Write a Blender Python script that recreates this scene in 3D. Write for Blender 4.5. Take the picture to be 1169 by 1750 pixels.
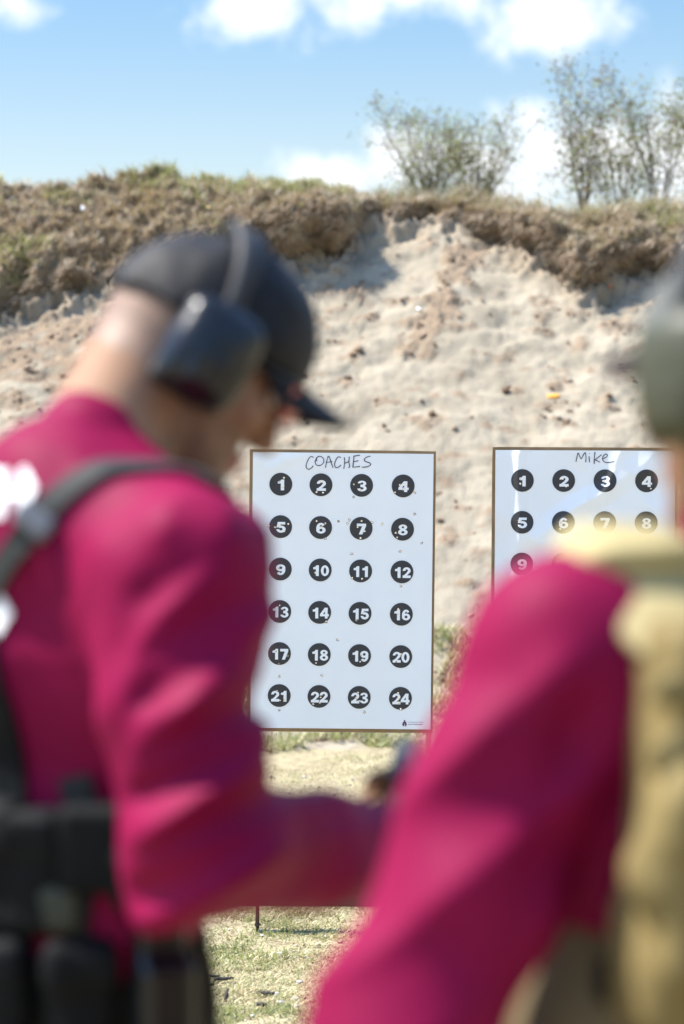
import bpy, math, random
import numpy as np
from mathutils import Vector, Matrix
from mathutils.geometry import delaunay_2d_cdt

for _o in list(bpy.data.objects):
    bpy.data.objects.remove(_o)
scene = bpy.context.scene
COL = scene.collection
rng = np.random.default_rng(7)
random.seed(7)

# ------------------------------------------------------------------ camera
FPX = 85.0 / 36.0 * 1750.0
CAMZ = 1.5
PITCH = math.atan(75.0 / FPX)
FOCUS = 7.9
cam_d = bpy.data.cameras.new('camera')
cam_d.lens = 85.0
cam_d.sensor_fit = 'VERTICAL'
cam_d.sensor_height = 36.0
cam_d.sensor_width = 24.0
cam_d.clip_start = 0.05
cam_d.clip_end = 3000.0
cam_d.dof.use_dof = True
cam_d.dof.focus_distance = FOCUS
cam_d.dof.aperture_fstop = 2.9
cam_d.dof.aperture_blades = 9
cam = bpy.data.objects.new('camera', cam_d)
COL.objects.link(cam)
cam.location = (0, 0, CAMZ)
cam.rotation_euler = (math.pi / 2 - PITCH, 0, 0)
scene.camera = cam

# ------------------------------------------------------------------ exposure
scene.view_settings.view_transform = 'Standard'
scene.view_settings.look = 'None'
scene.view_settings.gamma = 1.0
scene.view_settings.use_curve_mapping = False
scene.view_settings.exposure = 1.45
scene.cycles.use_denoising = True
scene.cycles.max_bounces = 8
scene.cycles.transparent_max_bounces = 12

# ------------------------------------------------------------------ sun
SUN_EL = math.radians(57)
SUN_BACK = math.radians(12.0)          # a little behind the plane of the targets
SUN_DIR = Vector((-math.cos(SUN_EL) * math.cos(SUN_BACK), math.cos(SUN_EL) * math.sin(SUN_BACK), math.sin(SUN_EL)))
sun_d = bpy.data.lights.new('sun', 'SUN')
sun_d.energy = 4.2
sun_d.angle = math.radians(0.5)
sun_d.color = (1.0, 0.94, 0.86)
sun = bpy.data.objects.new('sun', sun_d)
COL.objects.link(sun)
sun.rotation_euler = SUN_DIR.to_track_quat('Z', 'Y').to_euler()
sun.location = (-6, 0, 12)

# ------------------------------------------------------------------ world: sky with cumulus
world = bpy.data.worlds.new('World')
scene.world = world
world.use_nodes = True
wn, wl = world.node_tree.nodes, world.node_tree.links
wn.clear()


def wnode(t, **kw):
    n = wn.new(t)
    for k, v in kw.items():
        setattr(n, k, v)
    return n


def wmath(op, a, b=None, clamp=False):
    n = wnode('ShaderNodeMath', operation=op, use_clamp=clamp)
    for i, s in enumerate((a, b)):
        if s is None:
            continue
        if isinstance(s, (int, float)):
            n.inputs[i].default_value = s
        else:
            wl.new(s, n.inputs[i])
    return n.outputs[0]


sky = wnode('ShaderNodeTexSky')
sky.sky_type = 'NISHITA'
sky.sun_disc = False
sky.sun_elevation = SUN_EL
sky.sun_rotation = math.radians(-90)
sky.air_density = 1.25
sky.dust_density = 0.25
sky.ozone_density = 3.0
sky.altitude = 0
tc = wnode('ShaderNodeTexCoord')
sep = wnode('ShaderNodeSeparateXYZ')
wl.new(tc.outputs['Generated'], sep.inputs[0])
fy = wmath('MAXIMUM', sep.outputs[1], 0.02)
cu = wmath('DIVIDE', sep.outputs[0], fy)
cv = wmath('DIVIDE', sep.outputs[2], fy)
comb = wnode('ShaderNodeCombineXYZ')
wl.new(cu, comb.inputs[0])
wl.new(cv, comb.inputs[1])
CLOUDS = [  # bearing / elevation centres (tangents) and half sizes of the cumulus heaps
    (-0.036, 0.192, 0.030, 0.020), (0.000, 0.204, 0.040, 0.024), (0.040, 0.202, 0.045, 0.020), (0.086, 0.188, 0.034, 0.021),
    (-0.133, 0.191, 0.014, 0.012),
    (-0.005, 0.121, 0.024, 0.012), (0.030, 0.126, 0.026, 0.018), (0.060, 0.124, 0.030, 0.016), (0.080, 0.131, 0.022, 0.022), (0.108, 0.127, 0.030, 0.022),
    (0.145, 0.130, 0.032, 0.026), (0.20, 0.12, 0.05, 0.03), (0.34, 0.16, 0.09, 0.035), (-0.45, 0.13, 0.10, 0.03),
    (-0.30, 0.26, 0.08, 0.03), (0.25, 0.30, 0.10, 0.035), (-0.05, 0.33, 0.10, 0.03)]
dens = None
for (u0, v0, ru, rv) in CLOUDS:
    du = wmath('MULTIPLY', wmath('SUBTRACT', cu, u0), 1.0 / ru)
    dv = wmath('MULTIPLY', wmath('SUBTRACT', cv, v0), 1.0 / rv)
    r2 = wmath('SQRT', wmath('ADD', wmath('MULTIPLY', du, du), wmath('MULTIPLY', dv, dv)))
    d1 = wmath('SUBTRACT', 1.0, r2)
    dens = d1 if dens is None else wmath('SMOOTH_MAX', dens, d1)
    if dens is not d1:
        dens.node.inputs[2].default_value = 0.3
nz = wnode('ShaderNodeTexNoise')
nz.inputs['Scale'].default_value = 42.0
nz.inputs['Detail'].default_value = 7.0
nz.inputs['Roughness'].default_value = 0.58
wl.new(comb.outputs[0], nz.inputs['Vector'])
puff = wmath('MULTIPLY', wmath('SUBTRACT', nz.outputs['Fac'], 0.5), 2.3)
dens = wmath('ADD', dens, puff)
mr = wnode('ShaderNodeMapRange', interpolation_type='SMOOTHSTEP')
mr.inputs['From Min'].default_value = -0.25
mr.inputs['From Max'].default_value = 0.95
wl.new(dens, mr.inputs['Value'])
infront = wmath('GREATER_THAN', sep.outputs[1], 0.05)
cfac = wmath('MULTIPLY', mr.outputs[0], infront)
nz2 = wnode('ShaderNodeTexNoise')
nz2.inputs['Scale'].default_value = 30.0
nz2.inputs['Detail'].default_value = 4.0
wl.new(comb.outputs[0], nz2.inputs['Vector'])
cr = wnode('ShaderNodeMix', data_type='RGBA')
cr.inputs['A'].default_value = (2.6, 2.75, 2.95, 1)
cr.inputs['B'].default_value = (3.7, 3.72, 3.75, 1)
wl.new(nz2.outputs['Fac'], cr.inputs['Factor'])
tint = wnode('ShaderNodeMix', data_type='RGBA', blend_type='MULTIPLY')
tint.inputs['Factor'].default_value = 1.0
tramp = wnode('ShaderNodeValToRGB')     # deeper blue aloft, paler towards the horizon
tramp.color_ramp.interpolation = 'EASE'
e0, e1 = tramp.color_ramp.elements
e0.position, e0.color = 0.10, (0.45, 0.41, 0.395, 1)
e1.position, e1.color = 0.21, (0.31, 0.365, 0.405, 1)
e2 = tramp.color_ramp.elements.new(0.5)
e2.color = (0.9, 0.95, 1.0, 1)
wl.new(sep.outputs[2], tramp.inputs[0])
wl.new(tramp.outputs[0], tint.inputs['B'])
wl.new(sky.outputs[0], tint.inputs['A'])
mixc = wnode('ShaderNodeMix', data_type='RGBA')
wl.new(cfac, mixc.inputs['Factor'])
wl.new(tint.outputs['Result'], mixc.inputs['A'])
wl.new(cr.outputs['Result'], mixc.inputs['B'])
bg = wnode('ShaderNodeBackground')
bg.inputs['Strength'].default_value = 0.15
wl.new(mixc.outputs['Result'], bg.inputs['Color'])
wout = wnode('ShaderNodeOutputWorld')
wl.new(bg.outputs[0], wout.inputs[0])

# ------------------------------------------------------------------ helpers
_FW = np.array([0, math.cos(PITCH), -math.sin(PITCH)])
_UP = np.array([0, math.sin(PITCH), math.cos(PITCH)])
_RT = np.array([1.0, 0, 0])


def at(px, py, d):
    """World point seen at photo pixel (px, py) at depth d metres."""
    return np.array([0, 0, CAMZ]) + d * (_FW + (px - 584.5) / FPX * _RT + (875 - py) / FPX * _UP)


def proj(P):
    q = P - np.array([0, 0, CAMZ])
    d = q @ _FW
    return 584.5 + FPX * (q @ _RT) / d, 875 - FPX * (q @ _UP) / d, d


def V(*a):
    return np.array(a, dtype=float)


def unit(v):
    v = np.asarray(v, float)
    return v / np.linalg.norm(v)


def mesh_obj(name, verts, faces, mats=None, parent=None, smooth=True, fmat=None):
    me = bpy.data.meshes.new(name)
    if isinstance(verts, np.ndarray):
        verts = verts.reshape(-1, 3)
    if isinstance(faces, np.ndarray):
        n, k = faces.shape
        me.vertices.add(len(verts))
        me.vertices.foreach_set('co', np.asarray(verts, np.float32).ravel())
        me.loops.add(n * k)
        me.loops.foreach_set('vertex_index', faces.astype(np.int32).ravel())
        me.polygons.add(n)
        me.polygons.foreach_set('loop_start', np.arange(0, n * k, k, dtype=np.int32))
        me.polygons.foreach_set('loop_total', np.full(n, k, dtype=np.int32))
        me.update(calc_edges=True)
    else:
        me.from_pydata([tuple(map(float, v)) for v in verts], [], [tuple(map(int, f)) for f in faces])
        me.update()
    for m in (mats if isinstance(mats, (list, tuple)) else [mats]):
        if m is not None:
            me.materials.append(m)
    if fmat is not None:
        me.polygons.foreach_set('material_index', np.asarray(fmat, np.int32))
    if smooth:
        me.polygons.foreach_set('use_smooth', np.ones(len(me.polygons), dtype=bool))
    o = bpy.data.objects.new(name, me)
    COL.objects.link(o)
    if parent is not None:
        o.parent = parent
        o.matrix_parent_inverse = Matrix.Identity(4)
        base = Vector((0, 0, 0))
        p = parent
        while p is not None:
            base += p.location
            p = p.parent
        me.transform(Matrix.Translation(-base))
    return o


def tag(o, label=None, cat=None, group=None, kind=None):
    if label:
        o['label'] = label
    if cat:
        o['category'] = cat
    if group:
        o['group'] = group
    if kind:
        o['kind'] = kind
    return o


def empty(name, loc, label=None, cat=None, group=None):
    o = bpy.data.objects.new(name, None)
    o.empty_display_size = 0.1
    COL.objects.link(o)
    o.location = tuple(float(c) for c in loc)
    return tag(o, label, cat, group)


# ---- noise (vectorised gradient noise)
_perm = np.random.default_rng(3).permutation(256)
_perm = np.concatenate([_perm, _perm, _perm])
_grad = np.random.default_rng(4).normal(size=(256, 3))
_grad /= np.linalg.norm(_grad, axis=1)[:, None]


def noise3(P):
    P = np.asarray(P, float)
    i = np.floor(P).astype(int)
    f = P - i
    i &= 255
    u = f * f * f * (f * (f * 6 - 15) + 10)
    res = 0
    for dx in (0, 1):
        for dy in (0, 1):
            for dz in (0, 1):
                h = _perm[_perm[_perm[(i[..., 0] + dx) & 255] + ((i[..., 1] + dy) & 255)] + ((i[..., 2] + dz) & 255)]
                g = _grad[h]
                dot = g[..., 0] * (f[..., 0] - dx) + g[..., 1] * (f[..., 1] - dy) + g[..., 2] * (f[..., 2] - dz)
                w = (u[..., 0] if dx else 1 - u[..., 0]) * (u[..., 1] if dy else 1 - u[..., 1]) * (u[..., 2] if dz else 1 - u[..., 2])
                res = res + w * dot
    return res * 1.5


def fbm(P, oct=4, lac=2.03, gain=0.5):
    s, a, P = 0, 1.0, np.asarray(P, float)
    for k in range(oct):
        s = s + a * noise3(P + 17.3 * k)
        P = P * lac
        a *= gain
    return s


def smoothstep(a, b, x):
    t = np.clip((x - a) / (b - a), 0, 1)
    return t * t * (3 - 2 * t)


# ---- materials
def mat(name, col, rough=0.7, var=0.0, vscale=8.0, bump=0.0, bscale=60.0, sheen=0.0, spec=0.5, col2=None, metallic=0.0, detail=6.0, bdist=0.01, sheentint=None):
    m = bpy.data.materials.new(name)
    m.use_nodes = True
    nt = m.node_tree
    b = nt.nodes['Principled BSDF']
    b.inputs['Base Color'].default_value = (*col, 1)
    b.inputs['Roughness'].default_value = rough
    b.inputs['Metallic'].default_value = metallic
    b.inputs['Specular IOR Level'].default_value = spec
    if sheen:
        b.inputs['Sheen Weight'].default_value = sheen
        b.inputs['Sheen Roughness'].default_value = 0.45
        if sheentint:
            b.inputs['Sheen Tint'].default_value = (*sheentint, 1)
    t = nt.nodes.new('ShaderNodeTexCoord')
    if var or col2:
        n = nt.nodes.new('ShaderNodeTexNoise')
        n.inputs['Scale'].default_value = vscale
        n.inputs['Detail'].default_value = detail
        nt.links.new(t.outputs['Object'], n.inputs['Vector'])
        mx = nt.nodes.new('ShaderNodeMix')
        mx.data_type = 'RGBA'
        c2 = col2 if col2 else tuple(min(1, c * (1 + var)) for c in col)
        c1 = col if col2 else tuple(c * (1 - var) for c in col)
        mx.inputs['A'].default_value = (*c1, 1)
        mx.inputs['B'].default_value = (*c2, 1)
        r = nt.nodes.new('ShaderNodeMapRange')
        r.inputs['From Min'].default_value = 0.33
        r.inputs['From Max'].default_value = 0.67
        nt.links.new(n.outputs['Fac'], r.inputs['Value'])
        nt.links.new(r.outputs[0], mx.inputs['Factor'])
        nt.links.new(mx.outputs['Result'], b.inputs['Base Color'])
    if bump:
        n2 = nt.nodes.new('ShaderNodeTexNoise')
        n2.inputs['Scale'].default_value = bscale
        n2.inputs['Detail'].default_value = 5.0
        nt.links.new(t.outputs['Object'], n2.inputs['Vector'])
        bp = nt.nodes.new('ShaderNodeBump')
        bp.inputs['Strength'].default_value = bump
        bp.inputs['Distance'].default_value = bdist
        nt.links.new(n2.outputs['Fac'], bp.inputs['Height'])
        nt.links.new(bp.outputs[0], b.inputs['Normal'])
    return m


def leaf_mat(name, col, col2, trans=0.35, rough=0.6):
    m = mat(name, col, rough, col2=col2, vscale=3.0)
    nt = m.node_tree
    b = nt.nodes['Principled BSDF']
    out = nt.nodes['Material Output']
    tr = nt.nodes.new('ShaderNodeBsdfTranslucent')
    tr.inputs['Color'].default_value = (*[c * 1.3 for c in col2], 1)
    ms = nt.nodes.new('ShaderNodeMixShader')
    ms.inputs[0].default_value = trans
    nt.links.new(b.outputs[0], ms.inputs[1])
    nt.links.new(tr.outputs[0], ms.inputs[2])
    nt.links.new(ms.outputs[0], out.inputs[0])
    return m


M_MAROON = mat('maroon_jersey', (0.188, 0.0045, 0.040), 0.60, var=0.12, vscale=6, bump=0.25, bscale=180, spec=0.07, bdist=0.002, sheentint=(1.0, 0.6, 0.8))
M_WHITEPRINT = mat('white_print', (0.82, 0.82, 0.82), 0.6, var=0.05)
M_SKIN = mat('skin', (0.29, 0.165, 0.10), 0.65, spec=0.15, var=0.10, vscale=25, bump=0.1, bscale=120, bdist=0.002)
M_BEARD = mat('stubble', (0.19, 0.11, 0.07), 0.7, var=0.25, vscale=60, bump=0.3, bscale=300, bdist=0.002)
M_FADE = mat('cropped_hair', (0.21, 0.125, 0.08), 0.6, var=0.2, vscale=60)
M_LIP = mat('lip', (0.40, 0.16, 0.12), 0.5)
M_HAIR = mat('hair', (0.035, 0.022, 0.015), 0.55, var=0.3, vscale=60, bump=0.5, bscale=200, bdist=0.003)
M_BLACKCLOTH = mat('black_cotton', (0.010, 0.010, 0.011), 0.6, var=0.25, vscale=14, bump=0.3, bscale=260, sheen=0.04, spec=0.2, bdist=0.002)
M_BLACKPLASTIC = mat('black_plastic', (0.007, 0.008, 0.010), 0.26, var=0.15, vscale=9, bump=0.05, bscale=90, spec=0.4)
M_RUBBER = mat('black_rubber', (0.015, 0.015, 0.016), 0.6, var=0.2)
M_WEBBING = mat('grey_black_webbing', (0.018, 0.020, 0.019), 0.7, var=0.2, vscale=20, bump=0.4, bscale=240, sheen=0.05, spec=0.25, bdist=0.002)
M_NYLON = mat('black_nylon', (0.006, 0.007, 0.007), 0.7, var=0.3, vscale=15, bump=0.3, bscale=200, spec=0.12)
M_GREYCLIP = mat('grey_buckle', (0.11, 0.115, 0.125), 0.4, var=0.1)
M_OLIVEPANT = mat('olive_trousers', (0.022, 0.021, 0.014), 0.8, var=0.35, vscale=7, bump=0.3, bscale=200, spec=0.1, bdist=0.002)
M_OLIVEPOUCH = mat('grey_olive_nylon', (0.055, 0.06, 0.042), 0.75, var=0.2, vscale=14, bump=0.3, bscale=200, spec=0.15)
M_KHAKI = mat('khaki_trousers', (0.15, 0.115, 0.062), 0.8, var=0.12, vscale=7, bump=0.3, bscale=200, spec=0.15, bdist=0.002)
M_TAN = mat('tan_nylon', (0.18, 0.135, 0.052), 0.75, var=0.12, vscale=9, bump=0.35, bscale=220, spec=0.2, bdist=0.003)
M_TANLIGHT = mat('pale_tan_padding', (0.36, 0.295, 0.14), 0.75, var=0.10, vscale=9, bump=0.35, bscale=220, spec=0.2, bdist=0.003)
M_TANDARK = mat('tan_webbing', (0.30, 0.24, 0.13), 0.75, var=0.12, vscale=12, bump=0.35, bscale=220, bdist=0.003)
M_GREYCAP = mat('grey_green_cap', (0.065, 0.068, 0.055), 0.8, var=0.12, vscale=12, bump=0.3, bscale=220, sheen=0.3, bdist=0.002)
M_BROWNBILL = mat('dark_brown_bill', (0.035, 0.028, 0.026), 0.8, var=0.12, vscale=12, bump=0.3, bscale=220, spec=0.1)
M_GREENPLASTIC = mat('grey_green_plastic', (0.058, 0.060, 0.036), 0.45, var=0.08, spec=0.25)
M_BOOT = mat('boot_leather', (0.06, 0.045, 0.03), 0.6, var=0.2, bump=0.2, bscale=90)
M_STEEL = mat('dark_rusty_steel', (0.055, 0.036, 0.028), 0.6, col2=(0.11, 0.06, 0.035), vscale=25, bump=0.3, bscale=120, metallic=0.3, bdist=0.002)
M_WOOD = mat('furring_wood', (0.42, 0.27, 0.12), 0.75, col2=(0.54, 0.38, 0.19), vscale=18, bump=0.2, bscale=60, bdist=0.002)
M_CARD = mat('brown_cardboard', (0.27, 0.165, 0.075), 0.85, col2=(0.34, 0.22, 0.115), vscale=14, bump=0.2, bscale=120, bdist=0.002)
M_PAPER = mat('white_paper', (0.89, 0.885, 0.88), 0.55, var=0.02, vscale=6, bump=0.12, bscale=16, bdist=0.004)
M_PAPERGLOSS = mat('white_glossy_paper', (0.87, 0.87, 0.87), 0.42, var=0.02, vscale=6, bump=0.12, bscale=20, bdist=0.004)
M_PRINT = mat('black_print', (0.035, 0.034, 0.036), 0.6, var=0.08, vscale=30)
M_TORN = mat('torn_paper_edge', (0.10, 0.09, 0.085), 0.8, var=0.6, vscale=300)
M_INK = mat('blue_black_ink', (0.015, 0.015, 0.05), 0.6)
M_EMBLEM = mat('emblem_print', (0.12, 0.03, 0.12), 0.6)
M_STICK = mat('dark_stick', (0.06, 0.05, 0.042), 0.8, var=0.35, vscale=50, bump=0.5, bscale=120, bdist=0.003)
M_PEBBLE = mat('pale_pebble', (0.50, 0.48, 0.46), 0.7, var=0.2, vscale=60, bump=0.3, bscale=120)
M_SCRAPW = mat('white_scrap', (0.8, 0.8, 0.8), 0.5, var=0.1)
M_SCRAPO = mat('orange_scrap', (0.70, 0.32, 0.03), 0.5, var=0.1)
M_SCRAPR = mat('red_orange_scrap', (0.62, 0.17, 0.08), 0.5, var=0.1)
M_SCRAPY = mat('yellow_scrap', (0.75, 0.55, 0.15), 0.5, var=0.1)
M_EYE = mat('eye_white', (0.75, 0.72, 0.70), 0.2)
M_IRIS = mat('iris', (0.05, 0.03, 0.02), 0.2)


def glass_mat(name, col, alpha):
    m = bpy.data.materials.new(name)
    m.use_nodes = True
    nt = m.node_tree
    b = nt.nodes['Principled BSDF']
    b.inputs['Base Color'].default_value = (*col, 1)
    b.inputs['Roughness'].default_value = 0.08
    b.inputs['Alpha'].default_value = alpha
    return m


M_LENS = glass_mat('rose_lens', (0.62, 0.10, 0.10), 0.72)
#---SETTING---
# ================================================================== SETTING
# ---- ground sheet
def ground_mat():
    m = bpy.data.materials.new('dry_sandy_ground')
    m.use_nodes = True
    nt = m.node_tree
    L = nt.links
    b = nt.nodes['Principled BSDF']
    b.inputs['Roughness'].default_value = 0.95
    b.inputs['Specular IOR Level'].default_value = 0.1
    t = nt.nodes.new('ShaderNodeTexCoord')

    def nse(scale, det, lo, hi):
        n = nt.nodes.new('ShaderNodeTexNoise')
        n.inputs['Scale'].default_value = scale
        n.inputs['Detail'].default_value = det
        L.new(t.outputs['Object'], n.inputs['Vector'])
        r = nt.nodes.new('ShaderNodeMapRange')
        r.inputs['From Min'].default_value = lo
        r.inputs['From Max'].default_value = hi
        L.new(n.outputs['Fac'], r.inputs['Value'])
        return r.outputs[0], n

    def mix(f, a, c):
        x = nt.nodes.new('ShaderNodeMix')
        x.data_type = 'RGBA'
        L.new(f, x.inputs['Factor'])
        for k, s in (('A', a), ('B', c)):
            if isinstance(s, tuple):
                x.inputs[k].default_value = (*s, 1)
            else:
                L.new(s, x.inputs[k])
        return x.outputs['Result']
    f1, _ = nse(2.2, 5, 0.38, 0.62)
    f2, _ = nse(14, 6, 0.45, 0.62)
    f3, n3 = nse(90, 5, 0.42, 0.66)
    c = mix(f1, (0.33, 0.285, 0.175), (0.22, 0.19, 0.105))
    c = mix(f2, c, (0.15, 0.115, 0.065))
    c = mix(f3, c, (0.38, 0.33, 0.21))
    L.new(c, b.inputs['Base Color'])
    bp = nt.nodes.new('ShaderNodeBump')
    bp.inputs['Strength'].default_value = 0.6
    bp.inputs['Distance'].default_value = 0.012
    L.new(n3.outputs['Fac'], bp.inputs['Height'])
    L.new(bp.outputs[0], b.inputs['Normal'])
    return m


def ground_z(x, y):
    P = np.stack([np.asarray(x, float), np.asarray(y, float), np.zeros_like(np.asarray(x, float))], -1)
    near = np.exp(-(np.maximum(0, np.abs(P[..., 0]) - 4) / 3) ** 2)
    return (fbm(P * 1.3, 4) * 0.022 + fbm(P * 9 + 5, 2) * 0.006) * near - 0.012 * near


gx = np.concatenate([-np.geomspace(400, 2.6, 22), np.arange(-2.5, 2.501, 0.04), np.geomspace(2.6, 400, 22)])
gy = np.concatenate([-np.geomspace(400, 0.6, 16), np.arange(0, 5.4, 0.4), np.arange(5.5, 13.6, 0.04), np.geomspace(13.8, 600, 24)])
GX, GY = np.meshgrid(gx, gy, indexing='ij')
GZ = ground_z(GX, GY)
nxg, nyg = GX.shape
idx = np.arange(nxg * nyg).reshape(nxg, nyg)
gf = np.stack([idx[:-1, :-1], idx[1:, :-1], idx[1:, 1:], idx[:-1, 1:]], -1).reshape(-1, 4)
ground = mesh_obj('ground', np.stack([GX, GY, GZ], -1).reshape(-1, 3), gf, ground_mat())
tag(ground, 'dry sandy ground with thin grass below the targets', 'ground', kind='structure')

# ---- earth berm
TOE = 13.3
TANS = 0.70


def ipx(px, table):
    a = np.array(table, float)
    return np.interp(px, a[:, 0], a[:, 1])


CREST = [(-3500, 354), (-1500, 294), (-400, 324), (0, 320), (110, 315), (250, 312), (400, 324), (500, 328), (560, 336), (605, 352), (650, 363), (720, 366), (800, 361), (900, 368), (1000, 376), (1100, 368), (1169, 366), (1500, 361), (2500, 316), (4000, 356)]
SODB = [(-3500, 560), (-1500, 520), (-300, 560), (0, 545), (130, 490), (250, 455), (400, 440), (520, 440), (575, 438), (598, 425), (622, 372), (690, 368), (740, 376), (800, 372), (850, 400), (905, 425), (960, 450), (1000, 478), (1060, 470), (1120, 455), (1169, 470), (1500, 500), (2500, 470), (4000, 520)]


def berm():
    xs = np.concatenate([-np.geomspace(26, 3.25, 90), np.arange(-3.2, 3.201, 0.02), np.geomspace(3.25, 26, 90)])
    nx = len(xs)
    px = 584.5 + FPX * xs / 17.4
    lobes = noise3(np.stack([xs * 1.6, xs * 0, xs * 0 + 3.3], -1)) * 34 + noise3(np.stack([xs * 5, xs * 0, xs * 0 + 8.3], -1)) * 17
    v_c = (800 - ipx(px, CREST) + noise3(np.stack([xs * 4, xs * 0 + 2, xs * 0], -1)) * 6) / FPX
    v_s = (800 - (ipx(px, SODB) + lobes)) / FPX
    d_s = (CAMZ + TANS * TOE) / (TANS - v_s)
    z_s = (d_s - TOE) * TANS
    d_c = np.full(nx, 18.6)
    z_c = CAMZ + v_c * d_c
    # scarp height: tall on the left shelf, thin beside the notch
    sch = ipx(px, [(-3500, .20), (0, .12), (200, .14), (330, .22), (480, .32), (590, .40), (630, .12), (760, .14), (900, .2), (1169, .20), (4000, .24)])
    sch = np.minimum(sch, (z_c - z_s) * 0.6)
    over = ipx(px, [(-3500, .03), (0, .0), (250, .02), (450, .14), (590, .26), (625, .05), (800, .10), (1169, .12), (4000, .06)])
    n_sl, n_sc, n_sod = 230, 26, 90
    rows = []
    soil = []
    # slope
    for t in np.linspace(0, 1, n_sl, endpoint=False):
        y = (TOE - 1.3) + (d_s - TOE + 1.3) * t
        z = (y - TOE) * TANS
        z = 0.5 * (z + np.sqrt(z * z + 0.05)) - 0.03 - 0.06 * (1 - t) ** 6
        rows.append((y, z))
        soil.append(np.full(nx, 0.0) + smoothstep(0.90, 1.0, np.full(nx, t)) * 0.5)
    z0 = rows[-1][1]
    for t in np.linspace(0, 1, n_sc, endpoint=False):
        bulge = -over * np.sin(min(1.0, t * 1.25) * math.pi * 0.5)
        rows.append((d_s + 0.05 * math.sin(t * math.pi) * 0 + bulge, z0 + sch * t))
        soil.append(np.full(nx, 0.75 + 0.1 * t))
    ytop, ztop = rows[-1]
    for t in np.linspace(0, 1, n_sod, endpoint=False):
        y = ytop + (d_c - ytop) * t
        z = ztop + (z_c - ztop) * (t ** 0.85)
        rows.append((y, z))
        soil.append(np.full(nx, 1.0 + t))
    for (dy, dz) in ((0.35, 0.0), (0.9, -0.06), (1.6, -0.1), (2.6, -0.35), (4.5, -1.3), (7.0, -3.0), (8.2, -4.2)):
        rows.append((d_c + dy, np.maximum(z_c + dz, -0.3)))
        soil.append(np.full(nx, 2.0))
    Y = np.stack([r[0] for r in rows], 1)
    Z = np.stack([r[1] for r in rows], 1)
    S = np.stack(soil, 1)
    X = np.repeat(xs[:, None], Y.shape[1], 1)
    P = np.stack([X, Y, Z], -1)
    # displacement
    big = fbm(P * 0.9 + 3, 3)
    mid = fbm(P * V(3.0, 4.5, 4.5) + 9, 3)
    fine = fbm(P * 16 + 4, 3)
    sandw = 1 - smoothstep(0.0, 0.6, S)
    tslope = np.clip((Y - TOE) / 3.5, -1, 1.4)
    amp_mid = 0.028 + 0.08 * smoothstep(0.35, 1.0, tslope)
    clump = np.abs(fbm(P * 4.2 + 21, 3))
    clump2 = np.abs(fbm(P * 11 + 2, 3))
    dsp = sandw * (big * 0.045 + mid * amp_mid * 0.30 + fine * 0.012 - 0.03)
    dsp += (1 - sandw) * (big * 0.10 + (0.30 - clump) * 0.22 + (0.25 - clump2) * 0.13 + fine * 0.03)
    # eroded rills of crumbled soil running down the sand
    n = np.stack([np.zeros_like(X), np.full_like(X, -0.53), np.full_like(X, 0.85)], -1)
    n2 = np.stack([np.zeros_like(X), np.full_like(X, -0.80), np.full_like(X, 0.6)], -1)
    nn = np.where((S > 0.55)[..., None] & (S < 1.0)[..., None], n2, n)
    edge = smoothstep(0, 0.10, (Y - (TOE - 1.3)) / 4)
    P = P + nn * (dsp * edge)[..., None]
    # soil amount on the sand: crumbs below the sod edge and along rills
    ppx, ppy, _ = proj(P.reshape(-1, 3))
    ppx = ppx.reshape(X.shape)
    ppy = ppy.reshape(X.shape)
    below = ppy - (ipx(ppx, SODB))
    spec = fbm(P * V(5.5, 7, 7) + 33, 4)
    crumbs = smoothstep(0.10, 0.85, spec - 0.02 + 0.50 * np.exp(-np.maximum(below, 0) / 38.0) - 0.22 * smoothstep(120, 420, below))
    # a dark rill running down to the left below the notch, and a fallen apron on the left
    rill = np.exp(-((ppx - (800 - (ppy - 420) * 0.50)) / 34.0) ** 2) * smoothstep(400, 440, ppy) * (1 - smoothstep(560, 640, ppy))
    left = np.exp(-np.maximum(0, ppx - 230) / 130.0) * smoothstep(790, 540, ppy)
    crumbs = np.maximum(crumbs, smoothstep(0.15, 0.6, rill * 0.95 + spec * 0.8) * 1.25 * (rill > 0.08))
    leftc = smoothstep(0.05, 0.75, left * 0.92 + spec * 1.1) * sandw
    soilv = np.where(S < 0.6, np.maximum(np.maximum(S, crumbs * 0.58), leftc * 0.74), np.minimum(S, 1.0))
    # pale sandy streaks inside the scarp
    streak = smoothstep(0.05, 0.4, fbm(P * V(2, 2, 6) + 51, 3))
    soilv = np.where((S >= 0.6) & (S < 1.2), soilv - 0.6 * streak, soilv)
    P += nn * ((crumbs * sandw * (0.012 + 0.03 * np.abs(clump2)))[..., None])
    nxx, nyy = X.shape
    ii = np.arange(nxx * nyy).reshape(nxx, nyy)
    f = np.stack([ii[:-1, :-1], ii[1:, :-1], ii[1:, 1:], ii[:-1, 1:]], -1).reshape(-1, 4)
    m = bpy.data.materials.new('sand_and_topsoil')
    m.use_nodes = True
    nt = m.node_tree
    L = nt.links
    b = nt.nodes['Principled BSDF']
    b.inputs['Roughness'].default_value = 0.97
    b.inputs['Specular IOR Level'].default_value = 0.05
    at_ = nt.nodes.new('ShaderNodeAttribute')
    at_.attribute_name = 'soil'
    t = nt.nodes.new('ShaderNodeTexCoord')
    n1 = nt.nodes.new('ShaderNodeTexNoise')
    n1.inputs['Scale'].default_value = 22
    n1.inputs['Detail'].default_value = 6
    L.new(t.outputs['Object'], n1.inputs['Vector'])
    n2_ = nt.nodes.new('ShaderNodeTexNoise')
    n2_.inputs['Scale'].default_value = 3.0
    n2_.inputs['Detail'].default_value = 5
    L.new(t.outputs['Object'], n2_.inputs['Vector'])
    add = nt.nodes.new('ShaderNodeMath')
    add.operation = 'MULTIPLY_ADD'
    add.inputs[1].default_value = 0.9
    L.new(n1.outputs['Fac'], add.inputs[0])
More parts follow.
